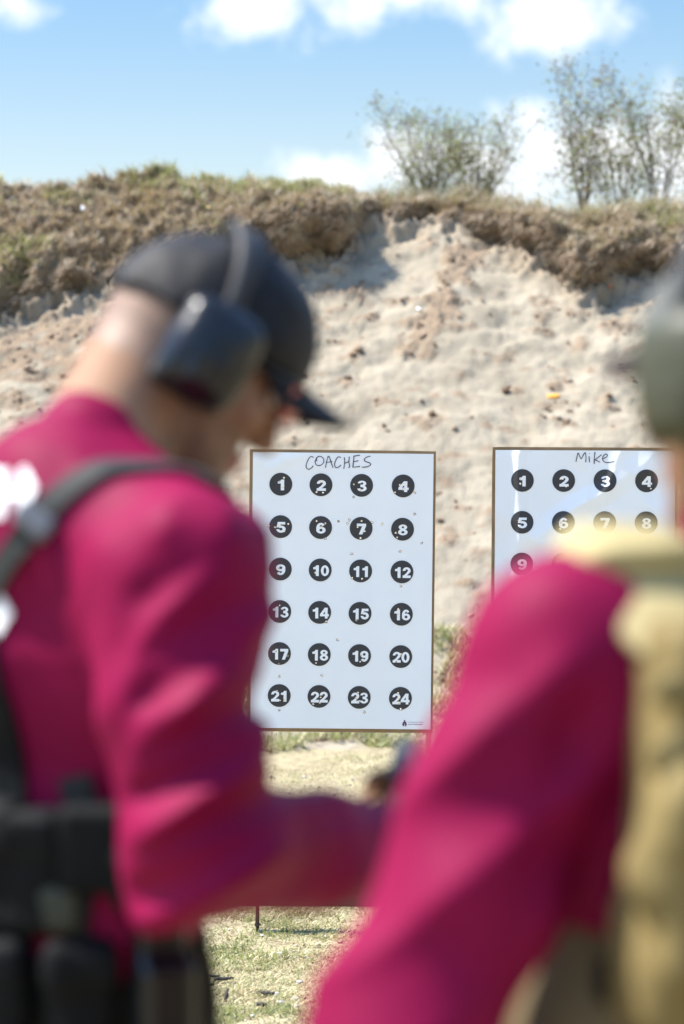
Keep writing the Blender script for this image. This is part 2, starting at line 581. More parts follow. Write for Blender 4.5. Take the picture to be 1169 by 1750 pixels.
    L.new(at_.outputs['Fac'], add.inputs[2])
    rr = nt.nodes.new('ShaderNodeMapRange')
    rr.inputs['From Min'].default_value = 0.52
    rr.inputs['From Max'].default_value = 1.30
    L.new(add.outputs[0], rr.inputs['Value'])

    def mix(fac, a, c):
        x = nt.nodes.new('ShaderNodeMix')
        x.data_type = 'RGBA'
        L.new(fac, x.inputs['Factor'])
        for k, s in (('A', a), ('B', c)):
            if isinstance(s, tuple):
                x.inputs[k].default_value = (*s, 1)
            else:
                L.new(s, x.inputs[k])
        return x.outputs['Result']
    r2 = nt.nodes.new('ShaderNodeMapRange')
    r2.inputs['From Min'].default_value = 0.35
    r2.inputs['From Max'].default_value = 0.65
    L.new(n2_.outputs['Fac'], r2.inputs['Value'])
    sand = mix(r2.outputs[0], (0.335, 0.292, 0.218), (0.245, 0.212, 0.156))
    soilc = mix(n1.outputs['Fac'], (0.11, 0.075, 0.048), (0.34, 0.255, 0.175))
    c = mix(rr.outputs[0], sand, soilc)
    L.new(c, b.inputs['Base Color'])
    n3 = nt.nodes.new('ShaderNodeTexNoise')
    n3.inputs['Scale'].default_value = 55
    n3.inputs['Detail'].default_value = 5
    L.new(t.outputs['Object'], n3.inputs['Vector'])
    bp = nt.nodes.new('ShaderNodeBump')
    bp.inputs['Strength'].default_value = 0.5
    bp.inputs['Distance'].default_value = 0.02
    L.new(n3.outputs['Fac'], bp.inputs['Height'])
    L.new(bp.outputs[0], b.inputs['Normal'])
    o = mesh_obj('earth_berm', P.reshape(-1, 3), f, m)
    a = o.data.attributes.new('soil', 'FLOAT', 'POINT')
    a.data.foreach_set('value', soilv.astype(np.float32).ravel())
    tag(o, 'sandy earth backstop with a broken edge of brown topsoil', 'berm', kind='structure')
    return o, P, S, soilv, ppx, ppy


BERM, BP, BS, BSOIL, BPX, BPY = berm()


def berm_point(px, py):
    """nearest visible berm vertex to a bearing"""
    q = (BPX - px) ** 2 + (BPY - py) ** 2 + np.where(BP[..., 1] > 18.7, 1e6, 0)
    k = np.unravel_index(np.argmin(q), q.shape)
    return BP[k]


# ---- blades (grass, straw, roots): one triangle-pair mesh with several materials
def blades(name, base, height, width, lean, mats, wts, label, cat, seed, tipdir=None, patchy=0.0):
    r = np.random.default_rng(seed)
    n = len(base)
    az = r.uniform(0, 2 * math.pi, n)
    ln = np.clip(r.normal(lean[0], lean[1], n), 0.02, 1.5)
    h = height * r.uniform(0.45, 1.3, n)
    d = np.stack([np.cos(az) * np.sin(ln), np.sin(az) * np.sin(ln), np.cos(ln)], -1)
    if tipdir is not None:
        d = d + tipdir
        d /= np.linalg.norm(d, axis=1)[:, None]
    side = np.stack([-np.sin(az + 0.6), np.cos(az + 0.6), np.zeros(n)], -1) * (width * r.uniform(0.6, 1.4, n))[:, None] * 0.5
    mid = base + d * (h * 0.55)[:, None]
    tip = base + d * h[:, None] + np.stack([np.cos(az), np.sin(az), -0.5 * np.ones(n)], -1) * (h * 0.22)[:, None]
    v = np.stack([base - side, base + side, mid + side * 0.8, mid - side * 0.8, tip], 1).reshape(-1, 3)
    k = np.arange(n)[:, None] * 5
    tri = np.concatenate([k + V(0, 1, 2).astype(int), k + V(0, 2, 3).astype(int), k + V(3, 2, 4).astype(int)], 0)
    mi = r.choice(len(mats), n, p=np.array(wts) / sum(wts))
    if patchy:
        fld = fbm(base * V(1.5, 1.5, 2.2) + seed, 3) + r.normal(0, 0.22, n)
        rank = np.empty(n)
        rank[np.argsort(fld)] = np.linspace(0, 1, n, endpoint=False)
        m2 = np.searchsorted(np.cumsum(np.array(wts) / sum(wts)), rank, side='right').clip(0, len(mats) - 1)
        mi = np.where(r.uniform(0, 1, n) < patchy, m2, mi)
    o = mesh_obj(name, v, tri, mats, smooth=False, fmat=np.concatenate([mi, mi, mi]))
    tag(o, label, cat, kind='stuff')
    return o


G_STRAW = leaf_mat('straw', (0.44, 0.38, 0.20), (0.60, 0.54, 0.33), 0.25)
G_STRAWD = leaf_mat('dark_straw', (0.24, 0.17, 0.09), (0.34, 0.26, 0.14), 0.2)
G_OLIVE = leaf_mat('olive_grass', (0.17, 0.18, 0.06), (0.26, 0.27, 0.10), 0.35)
G_GREEN = leaf_mat('green_grass', (0.13, 0.16, 0.045), (0.24, 0.27, 0.09), 0.4)
G_BROWN = leaf_mat('brown_thatch', (0.28, 0.20, 0.125), (0.44, 0.335, 0.225), 0.15)
G_GREYB = leaf_mat('grey_thatch', (0.36, 0.30, 0.215), (0.48, 0.41, 0.31), 0.15)

# lawn in front of and behind the targets
def scatter(n, x0, x1, y0, y1, seed, dens=None):
    r = np.random.default_rng(seed)
    x = r.uniform(x0, x1, n)
    y = r.uniform(y0, y1, n)
    if dens is not None:
        keep = r.uniform(0, 1, n) < dens(x, y)
        x, y = x[keep], y[keep]
    return np.stack([x, y, ground_z(x, y)], -1)


pat = lambda x, y: np.clip(0.5 + 1.3 * fbm(np.stack([x * 2.2, y * 2.2, x * 0 + 4], -1), 3), 0.05, 1)
patg = lambda x, y: smoothstep(0.12, 0.55, fbm(np.stack([x * 3.0, y * 2.2, x * 0 + 14], -1), 3) + 0.12)
b1 = np.concatenate([scatter(330000, -1.9, 1.9, 6.3, 8.8, 1, pat), scatter(60000, -3, 3, 9.2, 12.6, 2, pat), scatter(25000, -5, 5, 5.2, 12.5, 3, pat)])
blades('dry_grass', b1, 0.026, 0.0034, (1.15, 0.3), [G_STRAW, G_STRAWD, G_OLIVE], [0.55, 0.22, 0.23], 'matted dry straw and clippings lying on the sandy ground', 'dry grass', 11)
b2 = np.concatenate([scatter(110000, -1.9, 1.9, 6.3, 8.8, 5, patg), scatter(14000, -1.9, 1.9, 6.3, 8.8, 55), scatter(30000, -3, 3, 9.2, 13.2, 6, patg)])
blades('green_grass', b2, 0.026, 0.0040, (0.95, 0.3), [G_GREEN, G_OLIVE], [0.4, 0.6], 'short tufts of green grass growing through the straw', 'grass', 12)

# (the berm's own weeds follow below)
# thatch on the berm top, green grass on the crest, roots in the scarp
def berm_samples(mask, n, seed):
    r = np.random.default_rng(seed)
    ii = np.argwhere(mask)
    # weight by cell width so the coarse sides are not starved
    i3 = np.minimum(ii[:, 0] + 1, BP.shape[0] - 1)
    w_ = np.minimum(BP[i3, ii[:, 1], 0] - BP[ii[:, 0], ii[:, 1], 0], 0.06) + 1e-6
    k = ii[r.choice(len(ii), n, p=w_ / w_.sum())]
    a = BP[k[:, 0], k[:, 1]]
    i2 = np.minimum(k[:, 0] + 1, BP.shape[0] - 1)
    j2 = np.minimum(k[:, 1] + 1, BP.shape[1] - 1)
    u, w = r.uniform(0, 1, (2, n))
    return a + (BP[i2, k[:, 1]] - a) * u[:, None] + (BP[k[:, 0], j2] - a) * w[:, None]


inx = np.abs(BP[..., 0]) < 9
toe_m = (BP[..., 2] < 0.55) & (BP[..., 2] > -0.02) & (np.abs(BP[..., 0]) < 5) & (BP[..., 1] < 15)
p_t = berm_samples(toe_m, 60000, 71)
kp = rng.uniform(0, 1, len(p_t)) < smoothstep(0.05, 0.5, fbm(p_t * V(2.2, 2.2, 1) + 3, 3) + 0.10 - 0.5 * p_t[:, 2])
blades('toe_weeds', p_t[kp], 0.085, 0.008, (0.75, 0.3), [G_OLIVE, G_GREEN, G_STRAW], [0.4, 0.3, 0.3], 'patchy weeds along the foot of the sand slope', 'weeds', 72)
top = (BS >= 1.0) & inx
p_top = berm_samples(top, 190000, 21)
tx, ty, _ = proj(p_top)
gg = smoothstep(0.0, 0.5, fbm(p_top * 2.0 + 7, 3) + 0.10)
p_th = p_top
blades('crest_thatch', p_th, 0.085, 0.007, (0.9, 0.35), [G_STRAWD, G_GREYB, G_BROWN, G_OLIVE], [0.30, 0.38, 0.16, 0.16], 'brown dead weeds and thatch matted over the topsoil of the berm', 'dead weeds', 23, patchy=0.8)
sc_ = (BS >= 0.7) & (BS < 1.25) & inx
p_sc = berm_samples(sc_, 60000, 22)
blades('hanging_roots', p_sc, 0.11, 0.006, (1.2, 0.4), [G_BROWN, G_GREYB], [0.7, 0.3], 'fringe of dry roots hanging from the broken sod edge', 'roots', 24, tipdir=V(0, -0.6, -0.9))
cre = (BS >= 1.35) & (BS < 2.0) & inx
p_c = berm_samples(cre, 90000, 25)
cx, cy, _ = proj(p_c)
leftgreen = ipx(cx, [(-2000, .5), (-100, .5), (20, .45), (70, .12), (180, .2), (230, .6), (400, .8), (560, .7), (600, .35), (640, .05), (720, .04), (1169, .06), (4000, .3)])
hi = ipx(cx, [(-2000, 320), (200, 318), (560, 350), (640, 352), (4000, 360)])
keep = rng.uniform(0, 1, len(p_c)) < leftgreen * np.exp(-np.maximum(0, cy - (hi - 12)) / 16) * smoothstep(-0.35, 0.3, fbm(p_c * 2.5, 2))
blades('crest_grass', p_c[keep], 0.10, 0.008, (0.55, 0.3), [G_GREEN, G_OLIVE, G_STRAW], [0.5, 0.3, 0.2], 'low green grass along the top of the berm', 'grass', 26)
far_r = (BS >= 1.45) & (BS < 2.0) & inx & (BPX > 640)
p_w = berm_samples(far_r, 9000, 27)
blades('crest_weeds', p_w, 0.16, 0.006, (0.4, 0.25), [G_GREYB, G_STRAWD, G_OLIVE], [0.5, 0.25, 0.25], 'thin grey dead stalks along the right half of the crest', 'dead weeds', 28)

# crumbs of topsoil fallen on the sand
def lumps(name, pts, size, mats, wts, label, cat, seed, flat=0.7):
    r = np.random.default_rng(seed)
    ico = np.array([(0, 0, 1), (.894, 0, .447), (.276, .851, .447), (-.724, .526, .447), (-.724, -.526, .447), (.276, -.851, .447), (.724, .526, -.447), (-.276, .851, -.447), (-.894, 0, -.447), (-.276, -.851, -.447), (.724, -.526, -.447), (0, 0, -1)])
    fi = np.array([(0, 1, 2), (0, 2, 3), (0, 3, 4), (0, 4, 5), (0, 5, 1), (1, 6, 2), (2, 7, 3), (3, 8, 4), (4, 9, 5), (5, 10, 1), (6, 7, 2), (7, 8, 3), (8, 9, 4), (9, 10, 5), (10, 6, 1), (11, 7, 6), (11, 8, 7), (11, 9, 8), (11, 10, 9), (11, 6, 10)])
    n = len(pts)
    s = size * np.exp(r.normal(0, 0.55, n))
    jit = 1 + r.normal(0, 0.22, (n, 12, 1))
    st = r.uniform(0.7, 1.4, (n, 1, 3)) * V(1, 1, flat)
    v = ico[None] * jit * st * s[:, None, None] + pts[:, None, :]
    f = (fi[None] + np.arange(n)[:, None, None] * 12).reshape(-1, 3)
    mi = np.repeat(r.choice(len(mats), n, p=np.array(wts) / sum(wts)), 20)
    return tag(mesh_obj(name, v.reshape(-1, 3), f, mats, smooth=False, fmat=mi), label, cat, kind='stuff')


M_CLOD = mat('dark_clod', (0.15, 0.10, 0.065), 0.95, var=0.3, vscale=30, spec=0.05)
M_CLOD2 = mat('pale_clod', (0.27, 0.20, 0.14), 0.95, var=0.3, vscale=30, spec=0.05)
slope_m = (BS < 0.5) & inx & (BSOIL > 0.30)
p_k = berm_samples(slope_m, 5000, 31)
lumps('soil_crumbs', p_k, 0.009, [M_CLOD, M_CLOD2], [0.25, 0.75], 'brown crumbs of topsoil scattered down the sand slope', 'soil crumbs', 32)
p_g = scatter(2600, -2.4, 2.4, 6.2, 12.0, 33)
M_GRIT = mat('pale_grit', (0.45, 0.42, 0.38), 0.8, var=0.3, vscale=50)
lumps('gravel', p_g + V(0, 0, 0.003), 0.0038, [M_GRIT, M_STICK, M_CLOD2], [0.3, 0.35, 0.35], 'fine grit and bits strewn through the straw', 'grit', 34)


# ---- shrubs on the crest
def tube(path, radii, nseg=6):
    path = np.asarray(path, float)
    n = len(path)
    vs, fs = [], []
    up = V(0.3, 0.2, 1)
    for i in range(n):
        t = unit(path[min(i + 1, n - 1)] - path[max(i - 1, 0)])
        a = np.cross(t, up)
        if np.linalg.norm(a) < 1e-3:
            a = np.cross(t, V(1, 0, 0))
        a = unit(a)
        b = np.cross(t, a)
        for k in range(nseg):
            w = 2 * math.pi * k / nseg
            vs.append(path[i] + radii[i] * (math.cos(w) * a + math.sin(w) * b))
    for i in range(n - 1):
        for k in range(nseg):
            k2 = (k + 1) % nseg
            fs.append((i * nseg + k, i * nseg + k2, (i + 1) * nseg + k2, (i + 1) * nseg + k))
    return vs, fs


M_BARK = mat('grey_brown_bark', (0.13, 0.095, 0.065), 0.9, var=0.3, vscale=30)
L_OLIVE = leaf_mat('olive_leaf', (0.18, 0.205, 0.06), (0.30, 0.32, 0.115), 0.35)
L_GREY = leaf_mat('dull_green_leaf', (0.14, 0.19, 0.07), (0.24, 0.29, 0.12), 0.35)
L_DARK = leaf_mat('dark_leaf', (0.08, 0.082, 0.04), (0.14, 0.13, 0.07), 0.3)
L_RUST = leaf_mat('russet_leaf', (0.15, 0.085, 0.045), (0.22, 0.14, 0.08), 0.3)


def shrub(name, base, stems, H, spread, nleaf, leaf, label, cat, seed, wts=(0.4, 0.3, 0.2, 0.1), twigs=10, group=None, rad=0.009, clump=0.06):
    r = np.random.default_rng(seed)
    root = empty(name, base, label, cat, group)
    vs, fs, pts = [], [], []

    def add(path, rads):
        v, f = tube(path, rads, 5)
        o = len(vs)
        vs.extend(v)
        fs.extend([tuple(a + o for a in q) for q in f])
    for s in range(stems):
        ang = 2 * math.pi * (s + r.uniform(0, 0.6)) / stems
        rr = spread * r.uniform(0.35, 1.0)
        h = H * r.uniform(0.72, 1.0)
        top = base + V(math.cos(ang) * rr, math.sin(ang) * rr, h)
        n = 9
        path = []
        for i in range(n):
            t = i / (n - 1)
            p = base + (top - base) * V(t ** 1.25, t ** 1.25, t) + r.normal(0, 0.02, 3) * H * t
            path.append(p)
        add(path, [rad * (1 - 0.85 * i / (n - 1)) for i in range(n)])
        for k in range(twigs):
            t = r.uniform(0.18, 1.0)
            i = min(n - 2, int(t * (n - 1)))
            p0 = path[i] + (path[i + 1] - path[i]) * (t * (n - 1) - i)
            L = H * r.uniform(0.10, 0.30) * (1.15 - 0.6 * t)
            dd = unit(V(r.normal(0, 1), r.normal(0, 1), abs(r.normal(0.6, 0.5))))
            tp = [p0 + dd * L * q + V(0, 0, 0.15) * L * q * q + r.normal(0, 0.02, 3) * L for q in np.linspace(0, 1, 5)]
            add(tp, [rad * 0.35 * (1 - 0.8 * q) for q in np.linspace(0, 1, 5)])
            pts.extend(tp[1:])
            for kk in range(2):
                q = r.uniform(0.3, 0.9)
                s0 = p0 + dd * L * q
                d2 = unit(dd + r.normal(0, 0.8, 3))
                sp = [s0 + d2 * L * 0.5 * w for w in np.linspace(0, 1, 4)]
                add(sp, [rad * 0.2 * (1 - 0.7 * w) for w in np.linspace(0, 1, 4)])
                pts.extend(sp[1:])
    mesh_obj('stems', np.array(vs), np.array(fs), M_BARK, root)
    pts = np.array(pts)
    # leaves cluster on some twigs and leave others bare
    wt = np.exp(r.normal(0, 1.25, len(pts)))
    wt /= wt.sum()
    k = r.choice(len(pts), nleaf, p=wt)
    c = pts[k] + r.normal(0, clump * H * 0.75, (nleaf, 3))
    a = r.normal(0, 1, (nleaf, 3))
    a /= np.linalg.norm(a, axis=1)[:, None]
    b = np.cross(a, r.normal(0, 1, (nleaf, 3)))
    b /= np.linalg.norm(b, axis=1)[:, None]
    ll = leaf * r.uniform(0.6, 1.4, nleaf)[:, None]
    v = np.stack([c - a * ll * 0.5, c + b * ll * 0.22, c + a * ll * 0.5, c - b * ll * 0.22], 1).reshape(-1, 3)
    f = np.arange(nleaf * 4).reshape(-1, 4)
    hrel = (c[:, 2] - base[2]) / H
    W = np.array(wts)[None, :] * np.stack([1 - 0.3 * hrel, 1 - 0.3 * hrel, 1 + 0.3 * hrel, 0.3 + 1.6 * np.clip(hrel, 0, 1) ** 2], 1)
    W = np.clip(W, 0.01, None)
    W = np.cumsum(W / W.sum(1, keepdims=True), 1)
    mi = (r.uniform(0, 1, (nleaf, 1)) > W).sum(1).clip(0, 3)
    mesh_obj('crown', v, f, [L_OLIVE, L_GREY, L_DARK, L_RUST], root, smooth=False, fmat=mi)
    return root


def crest_base(px, dback):
    z = CAMZ + (800 - ipx(px, CREST)) / FPX * 18.6
    d = 18.6 + dback
    return V((px - 584.5) / FPX * d, d, z - 0.06)


shrub('shrub', crest_base(735, 0.7), 16, 1.0, 0.58, 4200, 0.026, 'wide rounded leafy shrub on the crest above the gap between the two targets', 'shrub', 41, wts=(0.45, 0.35, 0.12, 0.08), twigs=13)
shrub('shrub', crest_base(815, 1.0), 14, 0.98, 0.48, 3300, 0.026, 'shrub with bare spindly top, standing just right of the wide rounded one', 'shrub', 42, wts=(0.4, 0.35, 0.15, 0.10), twigs=12)
shrub('sapling', crest_base(995, 0.5), 8, 1.34, 0.38, 2500, 0.031, 'tall dark sapling with russet top, tallest plant on the crest', 'sapling', 43, wts=(0.25, 0.2, 0.35, 0.2), twigs=12, rad=0.009)
shrub('sapling', crest_base(1062, 0.9), 8, 1.10, 0.42, 1500, 0.030, 'thin gappy sapling just right of the tallest dark one', 'sapling', 44, wts=(0.3, 0.3, 0.25, 0.15), twigs=11, rad=0.008)
shrub('sapling', crest_base(1125, 0.6), 8, 1.30, 0.46, 2500, 0.031, 'sapling at the right edge of the photo with dark leafy tips', 'sapling', 45, wts=(0.35, 0.3, 0.25, 0.10), twigs=11, rad=0.008)
shrub('sapling', crest_base(1215, 0.9), 8, 1.25, 0.46, 2200, 0.030, 'sapling half out of the frame at the far right', 'sapling', 46, wts=(0.35, 0.3, 0.2, 0.15), twigs=11, rad=0.008)
#---OBJECTS---
# ================================================================== TARGETS
def _sector(cx, cy, ro, so, ri, si, a0, a1, n=18):
    a = np.radians(np.linspace(a0, a1, n))
    return [(cx + ro * math.cos(t), cy + so * math.sin(t)) for t in a] + [(cx + ri * math.cos(t), cy + si * math.sin(t)) for t in a[::-1]]


def _ring(cx, cy, ro, so, ri, si):
    return [_sector(cx, cy, ro, so, ri, si, 0, 180), _sector(cx, cy, ro, so, ri, si, 180, 360)]


DIGITS = {
    '0': _ring(0, 0, .34, .5, .115, .30),
    '1': [[(-.25, .13), (-.25, .31), (-.08, .36), (.02, .5), (.22, .5), (.22, -.5), (-.03, -.5), (-.03, .13)]],
    '2': [_sector(0, .18, .335, .32, .11, .12, 185, -35), [(.08, .13), (.335, .20), (.25, -.02), (.02, -.27), (-.34, -.27), (-.34, -.34), (-.04, -.06)], [(-.34, -.5), (.34, -.5), (.34, -.26), (-.34, -.26)]],
    '3': [_sector(0, .235, .315, .265, .10, .095, 175, -90), _sector(0, -.215, .345, .285, .115, .11, 90, -175), [(-.11, -.10), (.01, -.10), (.01, .135), (-.11, .135)]],
    '4': [[(.05, -.5), (.28, -.5), (.28, .5), (.05, .5)], [(-.37, -.30), (.38, -.30), (.38, -.09), (-.37, -.09)], [(-.37, -.10), (.03, .5), (.10, .5), (.10, .22), (-.13, -.11)]],
    '5': [[(-.22, .27), (.31, .27), (.31, .5), (-.24, .5)], [(-.33, -.02), (-.10, .02), (-.03, .5), (-.24, .5)], _sector(0, -.165, .345, .335, .12, .125, 132, -178)],
    '6': _ring(0, -.18, .345, .32, .12, .125) + [_sector(0, 0, .345, .5, .12, .30, 38, 215)],
    '7': [[(-.34, .26), (.34, .26), (.34, .5), (-.34, .5)], [(.34, .34), (.34, .27), (.07, -.5), (-.19, -.5), (.06, .30)]],
    '8': _ring(0, .245, .31, .255, .09, .09) + _ring(0, -.215, .35, .285, .12, .11)}
DIGITS['9'] = [[(-x, -y) for x, y in lp] for lp in DIGITS['6']]


def in_poly(p, lp):
    q = np.asarray(lp)
    x0, y0, x1, y1 = q[:, 0], q[:, 1], np.roll(q[:, 0], -1), np.roll(q[:, 1], -1)
    c = (y0 > p[1]) != (y1 > p[1])
    with np.errstate(divide='ignore', invalid='ignore'):
        xi = x0 + (p[1] - y0) * (x1 - x0) / (y1 - y0)
    return bool(np.sum(c & (p[0] < xi)) % 2)


def glyph(txt):
    """tiny sans lettering as triangles, for the printed line under the emblem"""
    cu_ = bpy.data.curves.new('g', 'FONT')
    cu_.body = txt
    cu_.size = 1.0
    cu_.align_x = 'CENTER'
    ob = bpy.data.objects.new('g', cu_)
    COL.objects.link(ob)
    dg = bpy.context.evaluated_depsgraph_get()
    me = ob.evaluated_get(dg).to_mesh()
    v = np.array([tuple(x.co)[:2] for x in me.vertices])
    tris = [tuple(p.vertices) for p in me.polygons]
    ob.evaluated_get(dg).to_mesh_clear()
    bpy.data.objects.remove(ob)
    bpy.data.curves.remove(cu_)
    return v - (v.min(0) + v.max(0)) / 2, tris


def circ(c, r, n, jit=0.0, rr=None):
    a = np.arange(n) * 2 * math.pi / n
    q = np.full(n, r) if rr is None or jit == 0 else r * (1 + rr.normal(0, jit, n))
    return np.stack([c[0] + q * np.cos(a), c[1] + q * np.sin(a)], -1)


def cdt(loops, extra_pts=None, extra_edges=None):
    vs, es = [], []
    for lp in loops:
        o = len(vs)
        n = len(lp)
        vs += [Vector((float(p[0]), float(p[1]))) for p in lp]
        es += [(o + i, o + (i + 1) % n) for i in range(n)]
    if extra_edges is not None:
        pv, ed = extra_edges
        o = len(vs)
        vs += [Vector((float(p[0]), float(p[1]))) for p in pv]
        es += [(o + a, o + b) for a, b in ed]
    if extra_pts is not None:
        vs += [Vector((float(p[0]), float(p[1]))) for p in extra_pts]
    r = delaunay_2d_cdt(vs, es, [], 0, 1e-6)
    return np.array([tuple(v) for v in r[0]]), [tuple(f) for f in r[2]]


def target_stand(label, paper_label, D, x_left, y_top, roll, yaw, wave, paper_mat, dots, dotr, holes, strokes, emblem, seed, pw=0.590, ph=0.902):
    """paper frame: origin at the top-left corner of the paper, u right, w down (metres)"""
    r = np.random.default_rng(seed)
    o3 = at(x_left, y_top, D)
    U = V(math.cos(roll) * math.cos(yaw), math.sin(yaw), -math.sin(roll))
    W = V(-math.sin(roll), 0, -math.cos(roll))
    N = unit(np.cross(U, W)) * -1
    if N[1] > 0:
        N = -N
    base = o3 + U * pw / 2
    root = empty('target_stand', (base[0], base[1], 0), label, 'shooting target', 'paper targets on steel stands')

    def lift(p2, off, wv=True):
        p2 = np.asarray(p2, float)
        z = off + (wave(p2[:, 0], p2[:, 1]) if wv else 0)
        return o3 + p2[:, :1] * U + p2[:, 1:2] * W + np.asarray(z).reshape(-1, 1) * N
    holes2 = [(h[0], h[1], h[2]) for h in holes]
    hloops = [circ((hx, hy), hr, 9, 0.12, r) for hx, hy, hr in holes2]
    HC = np.array([(h[0], h[1]) for h in holes2]).reshape(-1, 2)
    HR = np.array([h[2] for h in holes2])

    def inhole(c, k=0.86):
        return len(HC) and np.any(np.hypot(HC[:, 0] - c[0], HC[:, 1] - c[1]) < HR * k)
    # backer board of corrugated cardboard with the same holes
    mg = 0.010
    cl = [(-mg, -mg * 0.9), (pw + mg * 0.7, -mg * 0.9), (pw + mg * 0.7, ph + mg * 1.1), (-mg, ph + mg * 1.1)]
    cl2 = []
    for q0, q1 in zip(cl, cl[1:] + cl[:1]):
        for t_ in np.linspace(0, 1, 26)[:-1]:
            cl2.append((q0[0] + (q1[0] - q0[0]) * t_ + r.normal(0, 0.0007), q0[1] + (q1[1] - q0[1]) * t_ + r.normal(0, 0.0007)))
    vv, ff = cdt([cl2] + hloops)
    ff = [f for f in ff if not inhole(vv[list(f)].mean(0))]
    front = lift(vv, 0.0, False)
    back = lift(vv, -0.006, False)
    n = len(vv)
    cnt = {}
    for f in ff:
        for a, b in zip(f, f[1:] + f[:1]):
            cnt[(a, b)] = 1
    walls = [(a, b, b + n, a + n) for (a, b) in cnt if (b, a) not in cnt]
    mesh_obj('backer_board', np.concatenate([front, back]), [tuple(f) for f in ff] + [tuple(i + n for i in f[::-1]) for f in ff] + walls, M_CARD, root, smooth=False)
    # paper sheet
    gu, gw = np.meshgrid(np.linspace(0, pw, 92)[1:-1], np.linspace(0, ph, 140)[1:-1])
    gp = np.stack([gu.ravel(), gw.ravel()], -1)
    rims = [circ((hx, hy), hr * r.uniform(1.35, 1.8), 9, 0.25, r) for hx, hy, hr in holes2]
    edge_l = np.concatenate([np.stack([np.linspace(0, pw, 40), np.zeros(40)], -1), np.stack([np.full(60, pw), np.linspace(0, ph, 60)], -1)[1:], np.stack([np.linspace(pw, 0, 40), np.full(40, ph)], -1)[1:], np.stack([np.zeros(60), np.linspace(ph, 0, 60)], -1)[1:-1]])
    vv, ff = cdt([edge_l] + hloops + rims, gp)
    keep, fm = [], []
    for f in ff:
        c = vv[list(f)].mean(0)
        if inhole(c):
            continue
        keep.append(f)
        near = len(HC) and np.any(np.hypot(HC[:, 0] - c[0], HC[:, 1] - c[1]) < HR * 1.3)
        fm.append(1 if near else 0)
    pz = lift(vv, 0.003)
    # torn rims stand up a little
    if len(HC):
        dmin = (np.hypot(vv[:, None, 0] - HC[None, :, 0], vv[:, None, 1] - HC[None, :, 1]) / HR[None]).min(1)
        pz += N * (0.0015 * np.clip(1.3 - dmin, 0, 1) * r.uniform(0, 1, len(vv)))[:, None]
    paper = mesh_obj('paper_sheet', pz, keep, [paper_mat, M_TORN], root, smooth=True, fmat=fm)
    paper['label'] = paper_label
    # numbered dots: printed discs with the figure left white, cut by the same holes
    for (num, cx_, cy_) in dots:
        tx_ = str(num)
        sc, wf, adv = (0.0352, 1.26, 0.0) if num < 10 else (0.0352, 1.10, 0.735)
        gl = []
        for q_, ch in enumerate(tx_):
            ox = (q_ - (len(tx_) - 1) / 2) * adv
            for lp in DIGITS[ch]:
                lp = np.array(lp)
                gl.append(np.stack([(lp[:, 0] + ox) * sc * wf + cx_ + 0.0012, -lp[:, 1] * sc + cy_ + 0.0022], -1))
        near = [i for i in range(len(HC)) if np.hypot(HC[i, 0] - cx_, HC[i, 1] - cy_) < dotr + 0.02]
        fill = np.concatenate([circ((cx_, cy_), dotr * q, n_) for q, n_ in ((0.85, 40), (0.70, 34), (0.55, 26), (0.40, 20), (0.25, 12))])
        vv, ff = cdt([circ((cx_, cy_), dotr, 56)] + [hloops[i] for i in near] + gl, fill)
        kf, fm = [], []
        for f in ff:
            c = vv[list(f)].mean(0)
            if np.hypot(c[0] - cx_, c[1] - cy_) > dotr * 0.9995 or inhole(c):
                continue
            kf.append(f)
            nearh = len(HC) and np.any(np.hypot(HC[:, 0] - c[0], HC[:, 1] - c[1]) < HR * 1.3)
            fm.append(1 if any(in_poly(c, lp) for lp in gl) else (2 if nearh and r.uniform() < 0.4 else 0))
        mesh_obj('numbered_dot', lift(vv, 0.0042), kf, [M_PRINT, paper_mat, M_TORN], paper, smooth=True, fmat=fm)
    # handwriting: pen strokes as ribbons
    vs, fs = [], []
    for st in strokes:
        st = np.array(st, float)
        # smooth the polyline
        for _ in range(2):
            if len(st) > 2:
                q = np.empty((2 * len(st) - 2, 2))
                q[0::2] = st[:-1] * 0.75 + st[1:] * 0.25
                q[1::2] = st[:-1] * 0.25 + st[1:] * 0.75
                st = np.concatenate([st[:1], q, st[-1:]])
        t = np.gradient(st, axis=0)
        t /= np.linalg.norm(t, axis=1)[:, None] + 1e-9
        nn = np.stack([-t[:, 1], t[:, 0]], -1) * 0.0013 * r.uniform(0.8, 1.2, (len(st), 1))
        o = len(vs)
        for a, b in zip(st - nn, st + nn):
            vs += [a, b]
        fs += [(o + 2 * i, o + 2 * i + 1, o + 2 * i + 3, o + 2 * i + 2) for i in range(len(st) - 1)]
    # every stroke a hair above the last keeps crossings apart
    z = np.full(len(vs), 0.0046)
    hw = lift(np.array(vs), 0) + N * (z[:, None] + np.linspace(0, 0.0004, len(vs))[:, None])
    mesh_obj('handwriting', hw, fs, M_INK, paper, smooth=True)
    if emblem:
        ex, ey = emblem
        vs, fs = [], []

        def poly(pts):
            o = len(vs)
            vs.extend(pts)
            fs.append(tuple(range(o, o + len(pts))))
        s = 0.0011
        E = lambda pts: [(ex + a * s, ey + b * s) for a, b in pts]
        poly(E([(-2, -9), (2, -9), (2, -4), (-2, -4)]))
        poly(E([(-5, -3.7), (5, -3.7), (6, 2), (-6, 2)]))
        poly(E([(-7, 2.3), (-1, 2.3), (-1, 6), (-7, 6)]))
        poly(E([(1, 2.3), (7, 2.3), (7, 6), (1, 6)]))
        poly(E([(-5, 6.3), (-1, 6.3), (-1, 9), (-5, 9)]))
        poly(E([(1, 6.3), (5, 6.3), (5, 9), (1, 9)]))
        pv, tr = glyph('Law Enforcement Targets')
        sc = 0.050 / np.ptp(pv[:, 0])
        o = len(vs)
        vs += [(ex + 0.036 + a * sc, ey - 0.003 - b * sc) for a, b in pv]
